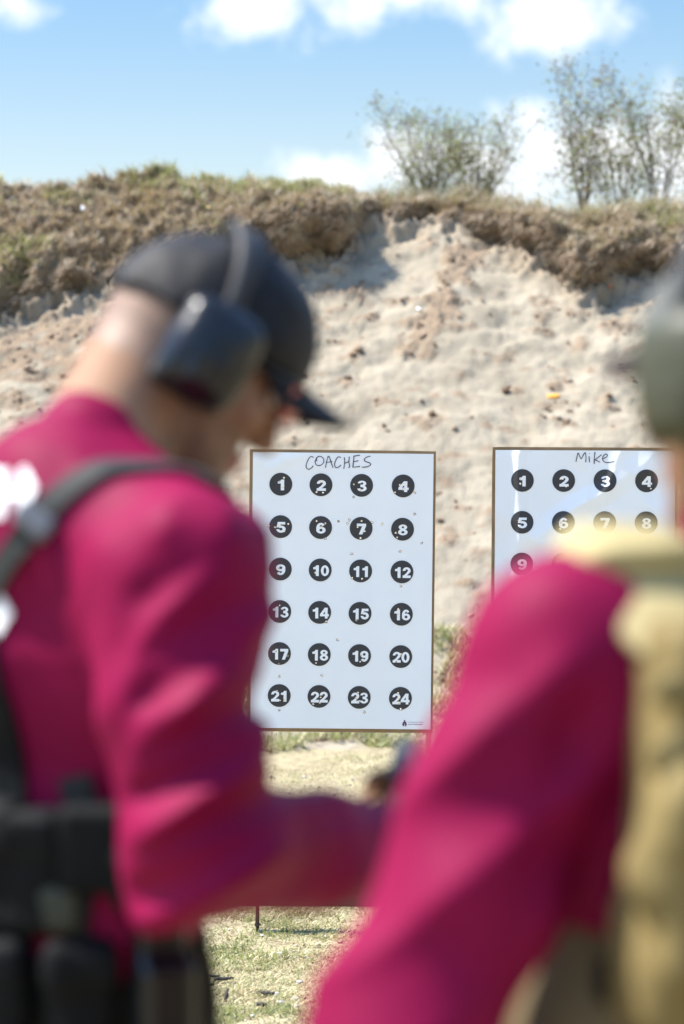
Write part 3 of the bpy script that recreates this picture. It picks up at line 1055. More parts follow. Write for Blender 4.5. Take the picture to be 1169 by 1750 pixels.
        fs += [tuple(i + o for i in t) for t in tr]
        xq = ex + 0.012
        for wd in (0.010, 0.006, 0.012, 0.015):
            poly([(xq, ey + 0.0030), (xq + wd, ey + 0.0030), (xq + wd, ey + 0.0046), (xq, ey + 0.0046)])
            xq += wd + 0.0015
        mesh_obj('printed_emblem', lift(np.array(vs), 0.0038), fs, M_EMBLEM, paper, smooth=False)
    # staples along the edge of the sheet
    # steel base with two posts of furring strip
    yb = base[1]

    def box(name, c, sz, m, parent, rot=None, bev=0.0):
        sx, sy, sz_ = [q / 2 for q in sz]
        b = bev
        vs = []
        for zz in (-1, 1):
            for (xx, yy) in ((-1, -1), (1, -1), (1, 1), (-1, 1)):
                vs.append(V(xx * sx, yy * sy, zz * sz_))
        vs = np.array(vs)
        if rot is not None:
            vs = vs @ np.array(rot).T
        return mesh_obj(name, vs + c, [(0, 3, 2, 1), (4, 5, 6, 7), (0, 1, 5, 4), (1, 2, 6, 5), (2, 3, 7, 6), (3, 0, 4, 7)], m, parent, smooth=False)
    top = o3[2]
    for du in (-0.006, pw - 0.014):
        p = o3 + U * (du + 0.009)
        y_off = yb + (p[1] - yb)
        zb = 0.068
        zt = (o3 + W * -0.004)[2]
        hh = zt - zb - 0.004
        c3 = V(p[0], p[1] + 0.006 + 0.012, zb + hh / 2)
        sh = -math.tan(roll)
        vs = []
        for (zz, ss) in ((-1, 1), (1, 1)):
            for (xx, yy) in ((-1, -1), (1, -1), (1, 1), (-1, 1)):
                xo = (zb + hh if zz > 0 else zb) - zt
                vs.append(V(p[0] + xx * 0.019 * (0.5 if False else 0.5) + xo * math.tan(roll), c3[1] + yy * 0.010, zb if zz < 0 else zb + hh))
        mesh_obj('upright', np.array(vs), [(0, 3, 2, 1), (4, 5, 6, 7), (0, 1, 5, 4), (1, 2, 6, 5), (2, 3, 7, 6), (3, 0, 4, 7)], M_WOOD, root, smooth=False)
    xl = o3[0] + ph * W[0] - 0.035
    bar_w = pw + 0.07
    # angle-iron bar: two leaves
    bx = V(xl + bar_w / 2, yb + 0.018, 0.0)
    sl = -math.tan(roll) * bar_w / 2
    cyw, syw = math.cos(yaw), math.sin(yaw)
    rotb = [[cyw, -syw, 0], [syw, cyw, 0], [-math.tan(roll) * 0.9, 0, 1]]
    box('base_bar', bx + V(0, -0.022, 0.082), (bar_w, 0.005, 0.038), M_STEEL, root, rotb)
    box('bar_flange', bx + V(0, 0.003, 0.0655), (bar_w, 0.045, 0.005), M_STEEL, root, rotb)
    for du in (0.058, bar_w - 0.058):
        zt = 0.063 - (du - bar_w / 2) * math.tan(roll) * 0.9
        qx, qy = xl + bar_w / 2 + (du - bar_w / 2) * cyw, yb + 0.006 + (du - bar_w / 2) * syw
        v, f = tube([V(qx, qy, -0.03), V(qx, qy, 0.012), V(qx, qy, zt)], [0.0062, 0.0064, 0.0064], 10)
        v2, f2 = tube([V(qx, qy, 0.0), V(qx, qy, 0.006)], [0.011, 0.009], 10)
        v3 = v + v2
        mesh_obj('foot_pin', np.array(v3), f + [tuple(i + len(v) for i in q) for q in f2], M_STEEL, root)
    return root


D1 = 7.9
S1 = FPX / D1
X0, Y0 = 432.5, 772.5
ROLL = math.radians(0.62)


def topaper(x, y, x0, y0, s, roll):
    dx, dy = (x - x0) / s, (y - y0) / s
    return dx * math.cos(roll) + dy * math.sin(roll), -dx * math.sin(roll) + dy * math.cos(roll)


C4 = lambda x, y: (400 + x * 0.32507, 740 + y * 0.32507)
C5 = lambda x, y: (400 + x * 0.32507, 1000 + y * 0.32507)
C6 = lambda x, y: (780 + x * 0.33276, 740 + y * 0.33276)
tp1 = lambda p: topaper(p[0], p[1], X0, Y0, S1, ROLL)
h4 = [(262, 235), (240, 255), (251, 266), (258, 286), (255, 296), (455, 258), (433, 310), (468, 313), (630, 270), (665, 300), (668, 313), (627, 337), (872, 273), (905, 275), (890, 297), (898, 309), (846, 312), (950, 313), (949, 427), (549, 464), (606, 457), (596, 475), (778, 479), (986, 579), (873, 622), (618, 635), (183, 489), (240, 483), (215, 495), (285, 478), (262, 517), (434, 463), (480, 475), (459, 495), (480, 555), (671, 463), (725, 470), (650, 495), (687, 517), (665, 553), (889, 487), (850, 525), (858, 549), (237, 712), (427, 735), (620, 762), (673, 767), (876, 806)]
h5 = [(239, 107), (484, 192), (642, 186), (863, 127), (862, 152), (545, 288), (221, 348), (282, 373), (235, 414), (430, 411), (668, 368), (664, 404), (877, 364), (852, 404), (237, 481), (461, 474), (226, 557), (240, 608), (265, 603), (455, 592), (416, 627), (432, 622), (450, 621), (652, 568), (641, 595), (658, 612), (685, 670), (863, 570), (868, 594), (865, 620), (877, 654), (237, 658)]
hr_ = np.random.default_rng(5)
holes1 = [(*tp1(C4(*p)), hr_.uniform(0.0030, 0.0038)) for p in h4] + [(*tp1(C5(*p)), hr_.uniform(0.0030, 0.0038)) for p in h5]


def tear_apart(hs):
    """keep neighbouring holes from overlapping"""
    out = []
    for h in hs:
        if all(math.hypot(h[0] - q[0], h[1] - q[1]) > (h[2] + q[2]) * 1.9 for q in out):
            out.append(h)
    return out


holes1 = tear_apart(holes1)
rowc = [((480, 827.5), (689, 830.5)), ((479.5, 900), (688, 904.5)), ((479, 972.5), (687, 977.5)), ((478, 1045), (686, 1050)), ((477.5, 1117), (685, 1122.5)), ((477, 1189), (684.5, 1194))]
dots1 = []
for ri, (a, b) in enumerate(rowc):
    for ci, tt in enumerate((0, 0.328, 0.660, 1.0)):
        p = (a[0] + (b[0] - a[0]) * tt, a[1] + (b[1] - a[1]) * tt)
        dots1.append((ri * 4 + ci + 1, *tp1(p)))
sw1 = [[(418, 128), (402, 121), (387, 145), (377, 172), (382, 188), (396, 192), (412, 180), (416, 172)],
       [(436, 132), (424, 150), (432, 170), (452, 172), (470, 160), (474, 140), (462, 124), (444, 122), (430, 134), (436, 148)],
       [(480, 182), (493, 122), (500, 122), (512, 160), (520, 184)], [(484, 155), (516, 150)],
       [(562, 128), (545, 124), (530, 152), (528, 172), (536, 184), (550, 180), (562, 168)],
       [(580, 128), (582, 155), (577, 188)], [(606, 124), (603, 155), (610, 180), (600, 182)], [(580, 160), (606, 150)],
       [(630, 124), (628, 150), (624, 182)], [(628, 122), (662, 117)], [(630, 150), (655, 146)], [(624, 180), (662, 176)],
       [(716, 122), (694, 127), (682, 142), (694, 152), (714, 156), (720, 166), (704, 178), (672, 180)]]
strokes1 = [[tp1(C4(*p)) for p in s] for s in sw1]


def wave1(u, w):
    P = np.stack([u * 3.2, w * 2.2, u * 0 + 1.7], -1)
    z = fbm(P, 3) * 0.0030 + 0.003
    z = z + 0.0055 * np.exp(-((u - 0.09) / 0.16) ** 2 - ((w - 0.02) / 0.045) ** 2) * (0.6 + 0.8 * noise3(np.stack([u * 16, w * 26, u * 0 + 3], -1)))
    z = z + 0.0012 * np.exp(-((w - 0.232 + 0.01 * u) / 0.004) ** 2) * np.exp(-(u / 0.2) ** 2)
    z = z + 0.003 * np.exp(-((u - 0.57) / 0.05) ** 2) * (0.5 + noise3(np.stack([u * 10, w * 7, u * 0 + 9], -1)))
    return np.maximum(z, 0.0004)


target_stand('smooth white target sheet with COACHES handwritten above 24 numbered dots, on a steel foot bar',
             'white sheet with COACHES written above six rows of dots', D1, X0, Y0, ROLL, math.radians(0.8), wave1, M_PAPER, dots1, 0.0373, holes1, strokes1,
             tp1(C5(897, 728)), 51)

D2 = 8.0
S2 = FPX / D2
X2, Y2 = 847.0, 769.0
ROLL2 = math.radians(0.35)
tp2 = lambda p: topaper(p[0], p[1], X2, Y2, S2, ROLL2)
h6 = [(333, 238), (328, 260), (331, 274), (545, 235), (562, 274), (752, 246), (762, 262), (990, 262), (993, 285), (320, 450), (318, 468), (536, 458), (533, 491), (334, 690)]
holes2 = tear_apart([(*tp2(C6(*p)), hr_.uniform(0.0030, 0.0038)) for p in h6])
dots2 = []
for ri in range(6):
    for ci in range(4):
        dots2.append((ri * 4 + ci + 1, *tp2((893 + ci * 70 - ri * 0.45, 821 + ri * 71.2 + ci * 0.2))))
sw2 = [[(612, 148), (618, 120), (623, 98), (632, 122), (640, 136), (650, 112), (660, 97), (664, 122), (662, 150)],
       [(679, 120), (681, 150)], [(679, 104), (680, 107)],
       [(709, 98), (706, 125), (705, 158)], [(742, 112), (720, 130), (708, 138), (720, 142), (734, 150)],
       [(750, 132), (768, 124), (774, 113), (764, 107), (750, 118), (746, 135), (756, 150), (778, 153), (806, 147)]]
strokes2 = [[tp2(C6(*p)) for p in s] for s in sw2]


def wave2(u, w):
    P = np.stack([u * 3.0, w * 3.0, u * 0 + 5.7], -1)
    q = P + 0.55 * np.stack([noise3(P * 0.9 + 3), noise3(P * 0.9 + 8), P[..., 2] * 0], -1)
    rid = 1 - np.abs(noise3(q * V(1.2, 0.8, 1)) / 0.6)
    rid2 = 1 - np.abs(noise3(q * 2.2 + 12) / 0.6)
    z = 0.0085 * np.clip(rid, 0, 1) ** 2 + 0.0040 * np.clip(rid2, 0, 1) ** 2
    # one long diagonal crease and a vertical one near the left edge
    dl = (u - 0.30) * 0.55 + (w - 0.17) * 0.83 + 0.02 * noise3(P * 2)
    z = z + 0.012 * np.clip(1 - np.abs(dl) / 0.045, 0, 1) * np.exp(-((u - 0.28) / 0.17) ** 2)
    z = z + 0.009 * np.clip(1 - np.abs(u - 0.085 - 0.02 * noise3(P * 1.5 + 4)) / 0.03, 0, 1)
    return z + 0.001


target_stand('creased white target sheet with Mike handwritten on top, partly hidden by the tan strap',
             'creased white sheet with Mike written at the top', D2, X2, Y2, ROLL2, math.radians(-5.6), wave2, M_PAPERGLOSS, dots2, 0.0373, holes2, strokes2, tp2((847 + 265, 1220)), 52)


# ================================================================== SMALL LITTER
def chip(name, px, py, size, m, label, cat, group=None, seed=0, on='berm', flat=0.35, long=1.0, ang=None):
    r = np.random.default_rng(seed + 900)
    p = berm_point(px, py) if on == 'berm' else None
    if on == 'ground':
        v = (py - 800) / FPX
        d = CAMZ / v
        p = V((px - 584.5) / FPX * d, d, 0)
        p[2] = ground_z(p[0], p[1])
    ico = np.array([(0, 0, 1), (.894, 0, .447), (.276, .851, .447), (-.724, .526, .447), (-.724, -.526, .447), (.276, -.851, .447), (.724, .526, -.447), (-.276, .851, -.447), (-.894, 0, -.447), (-.276, -.851, -.447), (.724, -.526, -.447), (0, 0, -1)])
    fi = [(0, 1, 2), (0, 2, 3), (0, 3, 4), (0, 4, 5), (0, 5, 1), (1, 6, 2), (2, 7, 3), (3, 8, 4), (4, 9, 5), (5, 10, 1), (6, 7, 2), (7, 8, 3), (8, 9, 4), (9, 10, 5), (10, 6, 1), (11, 7, 6), (11, 8, 7), (11, 9, 8), (11, 10, 9), (11, 6, 10)]
    v = ico * (1 + r.normal(0, 0.16, (12, 1))) * V(long, 0.7, flat) * size
    a = r.uniform(0, 6.28) if ang is None else ang
    R = np.array([[math.cos(a), -math.sin(a), 0], [math.sin(a), math.cos(a), 0], [0, 0, 1]])
    v = v @ R.T
    if on == 'berm':
        T = np.array([[1, 0, 0], [0, 0.85, -0.53], [0, 0.53, 0.85]])
        v = v @ T.T
        p = p + V(0, -0.53, 0.85) * size * flat * 0.8
    else:
        p = p + V(0, 0, size * flat * 0.8)
    o = mesh_obj(name, v, fi, m, smooth=False)
    o.location = tuple(p)
    return tag(o, label, cat, group)


chip('litter_scrap', 22, 340, 0.030, M_SCRAPW, 'white scrap on the brown thatch at the left edge of the berm top', 'litter', seed=1)
chip('litter_scrap', 141, 357, 0.032, M_SCRAPW, 'larger white scrap on the thatch above the back of the black cap', 'litter', seed=2, long=1.4)
chip('litter_scrap', 356, 354, 0.018, M_SCRAPY, 'small yellow scrap on the thatch just above the black cap', 'litter', seed=3)
chip('litter_scrap', 946, 681, 0.040, M_SCRAPO, 'orange yellow fragment lying on the bare sand above the Mike sheet', 'litter', seed=4, long=1.3, ang=0.2)
chip('litter_scrap', 1043, 487, 0.026, M_SCRAPR, 'reddish orange fragment under the right hand sod edge', 'litter', seed=5)
chip('litter_scrap', 716, 529, 0.024, M_SCRAPW, 'white scrap on the sand beside the dark rill of soil', 'litter', seed=6)
chip('soil_clod', 863, 672, 0.038, M_CLOD, 'brown clod of soil lying on the sand left of the orange fragment', 'clod', seed=7, flat=0.6)
chip('soil_clod', 597, 650, 0.032, M_CLOD, 'brown clod on the sand just right of the black cap bill', 'clod', seed=8, flat=0.5)


def stick(px, py, ln, ang, rad, label, seed, up=0.0):
    r = np.random.default_rng(seed)
    v = (py - 800) / FPX
    d = CAMZ / v
    p = V((px - 584.5) / FPX * d, d, 0)
    p[2] = ground_z(p[0], p[1]) + rad * 1.2 + 0.006
    dr = V(math.cos(ang) * math.cos(up), math.sin(ang) * math.cos(up), math.sin(up))
    if up > 0.3:
        p[2] += ln * 0.5 * math.sin(up) - 0.01
    path = [p + dr * ln * (t - 0.5) + r.normal(0, 0.0015, 3) for t in np.linspace(0, 1, 6)]
    vv, ff = tube(path, [rad * q for q in (0.75, 1, 0.95, 1.05, 0.9, 0.7)], 7)
    ff = ff + [tuple(range(6, -1, -1)), tuple(range(len(vv) - 7, len(vv)))]
    o = mesh_obj('stick', np.array(vv) - p, ff, M_STICK, None)
    o.location = tuple(p)
    tag(o, label, 'stick', 'dark sticks on the ground')


stick(358, 1666, 0.055, 0.02, 0.0042, 'thin dark stick, uppermost of the three beside the left man', 1)
stick(382, 1674, 0.060, 0.45, 0.0055, 'dark stick tilted up to the right, middle of the three beside the left man', 2)
stick(350, 1684, 0.050, -0.1, 0.0055, 'dark stick lying lowest of the three beside the left man', 3)
stick(456, 1699, 0.038, -0.25, 0.0055, 'short dark stick left of the pale pebble in the open grass', 4)
stick(447, 1722, 0.028, -0.2, 0.0065, 'stubby dark stick nearest the bottom edge of the photo', 5)
stick(386, 1706, 0.034, 1.2, 0.0055, 'dark peg sticking up out of the grass near the black holster', 6, up=1.1)
for k, (px, py, s, lb) in enumerate([(447, 1592, 0.0085, 'pale pebble at the foot of the steel pin of the target'), (510, 1565, 0.0075, 'pale pebble behind the steel bar shadow'), (556, 1597, 0.009, 'pale pebble on the right end of the bar shadow'),
                                     (471, 1697, 0.0125, 'largest pale pebble, in the open grass right of the short stick'), (477, 1626, 0.009, 'grey pebble in the grass below the bar shadow'), (511, 1673, 0.010, 'flat pale pebble in the grass toward the maroon sleeve'),
                                     (505, 1708, 0.009, 'pale pebble below the flat one near the maroon sleeve'), (478, 1714, 0.011, 'pale pebble just right of the stubby dark stick')]):
    chip('pebble', px, py, s, M_PEBBLE, lb, 'pebble', 'pale pebbles in the grass', seed=20 + k, on='ground', flat=0.6, long=1.25)
#---PEOPLE---
# ================================================================== PEOPLE (grown as one smooth surface from rounded limbs)
class Field:
    def __init__(self, lo, hi, h):
        self.lo = np.asarray(lo, float)
        self.h = h
        self.n = np.ceil((np.asarray(hi) - self.lo) / h).astype(int) + 1
        self.v = np.full(self.n, 0.5, np.float32)

    def block(self, lo, hi):
        a = np.clip(np.floor((np.asarray(lo) - self.lo) / self.h).astype(int), 0, self.n)
        b = np.clip(np.ceil((np.asarray(hi) - self.lo) / self.h).astype(int) + 1, 0, self.n)
        if np.any(b <= a):
            return None, None
        sl = tuple(slice(i, j) for i, j in zip(a, b))
        ax = [self.lo[k] + self.h * np.arange(a[k], b[k]) for k in range(3)]
        P = np.stack(np.meshgrid(*ax, indexing='ij'), -1)
        return sl, P

    def put(self, lo, hi, fn, k=0.02, op='add'):
        m = k + 3 * self.h
        sl, P = self.block(np.asarray(lo) - m, np.asarray(hi) + m)
        if sl is None:
            return
        d = fn(P).astype(np.float32)
        o = self.v[sl]
        if op == 'add':
            hh = np.clip(0.5 + 0.5 * (o - d) / k, 0, 1)
            self.v[sl] = o + (d - o) * hh - k * hh * (1 - hh)
        else:   # subtract
            d = -d
            hh = np.clip(0.5 - 0.5 * (o - d) / k, 0, 1)
            self.v[sl] = o + (d - o) * hh + k * hh * (1 - hh)

    def cone(self, a, b, ra, rb, k=0.02, op='add'):
        a, b = np.asarray(a, float), np.asarray(b, float)
        r = max(ra, rb)
        ab = b - a
        L = float(ab @ ab) + 1e-12

        def fn(P):
            t = np.clip(((P - a) @ ab) / L, 0, 1)
            return np.linalg.norm(P - a - t[..., None] * ab, axis=-1) - (ra + (rb - ra) * t)
        self.put(np.minimum(a, b) - r, np.maximum(a, b) + r, fn, k, op)

    def chain(self, pts, rads, k=0.02):
        for i in range(len(pts) - 1):
            self.cone(pts[i], pts[i + 1], rads[i], rads[i + 1], k if i == 0 else min(k, 0.016))

    def ell(self, c, R, rad, k=0.02, op='add'):
        """ellipsoid, rows of R are its axes"""
        c, R, rad = np.asarray(c, float), np.asarray(R, float), np.asarray(rad, float)
        m = float(rad.max())

        def fn(P):
            q = (P - c) @ R.T
            k0 = np.linalg.norm(q / rad, axis=-1)
            k1 = np.linalg.norm(q / (rad * rad), axis=-1) + 1e-9
            return k0 * (k0 - 1) / k1
        self.put(c - m, c + m, fn, k, op)

    def rbox(self, c, R, half, rnd, k=0.01, op='add'):
        c, R, half = np.asarray(c, float), np.asarray(R, float), np.asarray(half, float)
        m = float(np.linalg.norm(half)) + rnd

        def fn(P):
            q = np.abs((P - c) @ R.T) - (half - rnd)
            return np.linalg.norm(np.maximum(q, 0), axis=-1) + np.minimum(q.max(-1), 0) - rnd
        self.put(c - m, c + m, fn, k, op)

    def tor(self, a, b, R, sx, sy, ra, rb, k=0.03):
        """limb of oval section: R rows (side, front, axis), half widths scale sx, sy"""
        a, b = np.asarray(a, float), np.asarray(b, float)
        S = np.diag([1 / sx, 1 / sy, 1.0])
        T = S @ R
        A, B = T @ a, T @ b
        AB = B - A
        L = float(AB @ AB) + 1e-12
        mn = min(sx, sy)
        r = max(ra, rb) * max(sx, sy, 1)

        def fn(P):
            q = P @ T.T
            t = np.clip(((q - A) @ AB) / L, 0, 1)
            return (np.linalg.norm(q - A - t[..., None] * AB, axis=-1) - (ra + (rb - ra) * t)) * mn
        self.put(np.minimum(a, b) - r, np.maximum(a, b) + r, fn, k)

    def displace(self, fn, band=0.05):
        m = np.abs(self.v) < band
        ii = np.argwhere(m)
        P = self.lo + ii * self.h
        self.v[m] += fn(P).astype(np.float32)

    def cut(self, fn):
        """keep only where fn(P) < 0"""
        sl, P = self.block(self.lo, self.lo + self.h * (self.n - 1))
        self.v[sl] = np.maximum(self.v[sl], fn(P).astype(np.float32))

    def sample(self, P):
        q = (np.asarray(P) - self.lo) / self.h
        i = np.clip(np.floor(q).astype(int), 0, self.n - 2)
        f = np.clip(q - i, 0, 1)
        out = 0
        for dx in (0, 1):
            for dy in (0, 1):
                for dz in (0, 1):
                    w = (f[..., 0] if dx else 1 - f[..., 0]) * (f[..., 1] if dy else 1 - f[..., 1]) * (f[..., 2] if dz else 1 - f[..., 2])
                    out = out + w * self.v[i[..., 0] + dx, i[..., 1] + dy, i[..., 2] + dz]
        return out

    def grad(self, P):
        e = self.h
        g = np.stack([self.sample(P + V(*(e * (k == j) for j in range(3)))) - self.sample(P - V(*(e * (k == j) for j in range(3)))) for k in range(3)], -1)
        return g / (np.linalg.norm(g, axis=-1, keepdims=True) + 1e-9)

    def snap(self, P, off, steps=10):
        P = np.array(P, float)
        for _ in range(steps):
            P -= self.grad(P) * np.clip(self.sample(P) - off, -0.04, 0.04)[..., None] * 0.8
        return P

    def mesh(self):
        v = self.v
        s = v < 0
        c = np.zeros(np.array(v.shape) - 1, np.int8)
        for dx in (0, 1):
            for dy in (0, 1):
                for dz in (0, 1):
                    c += s[dx:v.shape[0] - 1 + dx, dy:v.shape[1] - 1 + dy, dz:v.shape[2] - 1 + dz]
        act = (c > 0) & (c < 8)
        cells = np.argwhere(act)
        idx_ = np.full(act.shape, -1, np.int64)
        idx_[act] = np.arange(len(cells))
        acc = np.zeros((len(cells), 3))
        cnt = np.zeros(len(cells))
        corners = [(a, b, d) for a in (0, 1) for b in (0, 1) for d in (0, 1)]
        for c0 in corners:
            for ax in range(3):
                if c0[ax] == 1:
                    continue
                c1 = list(c0)
                c1[ax] = 1
                v0 = v[cells[:, 0] + c0[0], cells[:, 1] + c0[1], cells[:, 2] + c0[2]]
                v1 = v[cells[:, 0] + c1[0], cells[:, 1] + c1[1], cells[:, 2] + c1[2]]
                x = (v0 < 0) != (v1 < 0)
                t = np.where(x, v0 / np.where(x, v0 - v1, 1), 0)
                p = np.tile(np.array(c0, float), (len(cells), 1))
                p[:, ax] += t
                acc[x] += p[x]
                cnt[x] += 1
        verts = self.lo + self.h * (cells + acc / cnt[:, None])
        quads = []
        for ax in range(3):
            o1, o2 = [(1, 2), (2, 0), (0, 1)][ax]
            sh = [slice(None)] * 3
            sh[ax] = slice(0, v.shape[ax] - 1)
            A = s[tuple(sh)]
            sh[ax] = slice(1, v.shape[ax])
            B = s[tuple(sh)]
            e = np.argwhere(A != B)
            ok = (e[:, o1] > 0) & (e[:, o2] > 0) & (e[:, o1] < v.shape[o1] - 1) & (e[:, o2] < v.shape[o2] - 1)
            e = e[ok]
            flip = A[e[:, 0], e[:, 1], e[:, 2]]

            def cell(d1, d2):
                q = e.copy()
                q[:, o1] -= d1
                q[:, o2] -= d2
                return idx_[q[:, 0], q[:, 1], q[:, 2]]
            q = np.stack([cell(1, 1), cell(0, 1), cell(0, 0), cell(1, 0)], -1)
            q[~flip] = q[~flip][:, ::-1]
            quads.append(q)
        f = np.concatenate(quads)
        return verts, f[(f >= 0).all(1)]


def frame(fwd, up=(0, 0, 1)):
    """rows: forward, left, up"""
    f = unit(fwd)
    l = unit(np.cross(up, f))
    return np.stack([f, l, np.cross(f, l)])


def head_into(F, O, H):
    """skull, face and ears; H rows forward, left, up; O between the ears"""
    g = lambda *p: O + V(*p) @ H
    F.ell(g(-0.005, 0, 0.032), H, (0.100, 0.078, 0.096), 0.02)
    F.ell(g(0.025, 0, -0.02), H, (0.070, 0.066, 0.085), 0.03)
    F.cone(g(0.02, 0.045, -0.05), g(0.066, 0.018, -0.100), 0.026, 0.019, 0.03)
    F.cone(g(0.02, -0.045, -0.05), g(0.066, -0.018, -0.100), 0.026, 0.019, 0.03)
    F.ell(g(0.074, 0, -0.102), H, (0.022, 0.026, 0.018), 0.02)
    F.cone(g(0.092, 0, 0.012), g(0.114, 0, -0.034), 0.009, 0.0125, 0.012)
    for s in (-1, 1):
        F.ell(g(0.104, s * 0.012, -0.038), H, (0.011, 0.009, 0.008), 0.006)
        F.cone(g(0.088, s * 0.045, 0.027), g(0.096, s * 0.012, 0.024), 0.010, 0.010, 0.012)
        F.ell(g(0.068, s * 0.046, -0.022), H, (0.024, 0.02, 0.02), 0.02)
        F.ell(g(0.095, s * 0.032, 0.006), H, (0.012, 0.017, 0.010), 0.008, 'sub')
        F.ell(g(-0.004, s * 0.080, -0.004), H, (0.019, 0.008, 0.032), 0.008)
    F.ell(g(0.094, 0, -0.064), H, (0.012, 0.024, 0.006), 0.008)
    F.ell(g(0.091, 0, -0.075), H, (0.012, 0.021, 0.007), 0.008)
    F.ell(g(0.106, 0, -0.0695), H, (0.012, 0.020, 0.0018), 0.003, 'sub')


def hand_into(F, W, D, N, side, curl, scale=1.0):
    """palm and five bent fingers; D along the hand, N out of the back of the hand, side=+1 thumb toward D x N"""
    D = unit(D)
    N = unit(N - D * (N @ D))
    T = np.cross(D, N) * side
    s = scale
    M = np.stack([D, T, N])
    F.rbox(W + D * 0.048 * s, M, V(0.046, 0.040, 0.014) * s, 0.013 * s, 0.012)
    F.cone(W - D * 0.02, W + D * 0.03 * s, 0.026 * s, 0.026 * s, 0.02)
    for i, (off, L, r) in enumerate([(0.030, 0.074, 0.0088), (0.010, 0.082, 0.0092), (-0.010, 0.076, 0.0088), (-0.029, 0.060, 0.0078)]):
        p = W + (D * 0.088 + T * off) * s
        d, n = D.copy(), N.copy()
        seg = [0.44, 0.32, 0.24]
        pts, rr = [p - d * 0.015 * s, p], [r * s, r * s]
        for j, q in enumerate(seg):
            c = curl * (0.9 if j == 0 else 1.1) * (1 + 0.07 * i)
            d = unit(d * math.cos(c) - n * math.sin(c))
            n = unit(n - d * (n @ d))
            p = p + d * L * q * s
            pts.append(p)
            rr.append(r * s * (0.95 - 0.1 * j))
        F.chain(pts, rr, 0.004)
    p = W + (D * 0.020 + T * 0.034 - N * 0.004) * s
    d = unit(D * 0.55 + T * 0.75 - N * 0.35)
    p1 = p + d * 0.036 * s
    d2 = unit(D * 0.85 + T * 0.15 - N * 0.55)
    p2 = p1 + d2 * 0.030 * s
    p3 = p2 + unit(D * 0.8 - T * 0.25 - N * 0.6) * 0.024 * s
    F.chain([p, p1, p2, p3], [0.015 * s, 0.0115 * s, 0.0105 * s, 0.0085 * s], 0.008)


def fobj(name, F, m, parent, fmat=None, mats=None):
    v, f = F.mesh()
    return mesh_obj(name, v, f, mats or m, parent, smooth=True, fmat=None if fmat is None else fmat(v[f].mean(1)))


def ribbon(name, pts, width, thick, m, parent, nrm, side=None):
    """closed strap: pts (n,3), outward normals nrm"""
    pts = np.asarray(pts, float)
    t = np.gradient(pts, axis=0)
    t /= np.linalg.norm(t, axis=1)[:, None]
    s = np.cross(t, nrm)
    s /= np.linalg.norm(s, axis=1)[:, None]
    n = len(pts)
    w = width / 2
    ring = np.stack([pts - s * w, pts - s * w * 0.92 + nrm * thick, pts + s * w * 0.92 + nrm * thick, pts + s * w], 1)
    vs = ring.reshape(-1, 3)
    fs = []
    for i in range(n - 1):
        for k in range(4):
            k2 = (k + 1) % 4
            fs.append((i * 4 + k, i * 4 + k2, i * 4 + 4 + k2, i * 4 + 4 + k))
    fs.append((3, 2, 1, 0))
    fs.append(tuple(range(n * 4 - 4, n * 4)))
    return mesh_obj(name, vs, fs, m, parent, smooth=False)


def spline(pts, n):
    pts = np.asarray(pts, float)
    t = np.concatenate([[0], np.cumsum(np.linalg.norm(np.diff(pts, axis=0), axis=1))])
    q = np.linspace(0, t[-1], n)
    out = np.stack([np.interp(q, t, pts[:, k]) for k in range(3)], -1)
    for _ in range(max(2, n // 12)):
        out[1:-1] = (out[:-2] + 2 * out[1:-1] + out[2:]) / 4
    return out


def lathe_shell(name, g, prof, n, m, parent):
    vs = [g(*p) for ring in prof for p in ring]
    k = len(prof[0])
    fs = []
    for i in range(len(prof) - 1):
        for j in range(k):
            j2 = (j + 1) % k
            fs.append((i * k + j, i * k + j2, (i + 1) * k + j2, (i + 1) * k + j))
    return mesh_obj(name, np.array(vs), fs, m, parent)


def cap_bill(name, g, m, parent, x0, length, half, z0, drop, arch):
    nu, nv = 15, 22
    top, bot = [], []
    for i in range(nu):
        t = i / (nu - 1)
        for j in range(nv):
            w = -1 + 2 * j / (nv - 1)
            ed = math.sqrt(max(0, 1 - 0.93 * w * w))
            y = w * half * (1 - 0.10 * t * abs(w))
            xin = x0 - 0.10 * (1 - math.sqrt(max(0, 1 - 0.75 * w * w)))
            x = xin + length * t * (0.30 + 0.70 * ed)
            z = z0 - drop * t - arch * w * w * (0.35 + 0.65 * t)
            top.append(g(x, y, z + 0.0016))
            bot.append(g(x, y, z - 0.0016))
    vs = np.array(top + bot)
    N = nu * nv
    fs = []
    for i in range(nu - 1):
        for j in range(nv - 1):
            a = i * nv + j
            fs.append((a, a + nv, a + nv + 1, a + 1))
            fs.append((N + a, N + a + 1, N + a + nv + 1, N + a + nv))
    per = [j for j in range(nv)] + [i * nv + nv - 1 for i in range(1, nu)] + [(nu - 1) * nv + j for j in range(nv - 2, -1, -1)] + [i * nv for i in range(nu - 2, 0, -1)]
    for a, b in zip(per, per[1:] + per[:1]):
        fs.append((a, b, N + b, N + a))
    return mesh_obj(name, vs, fs, m, parent)


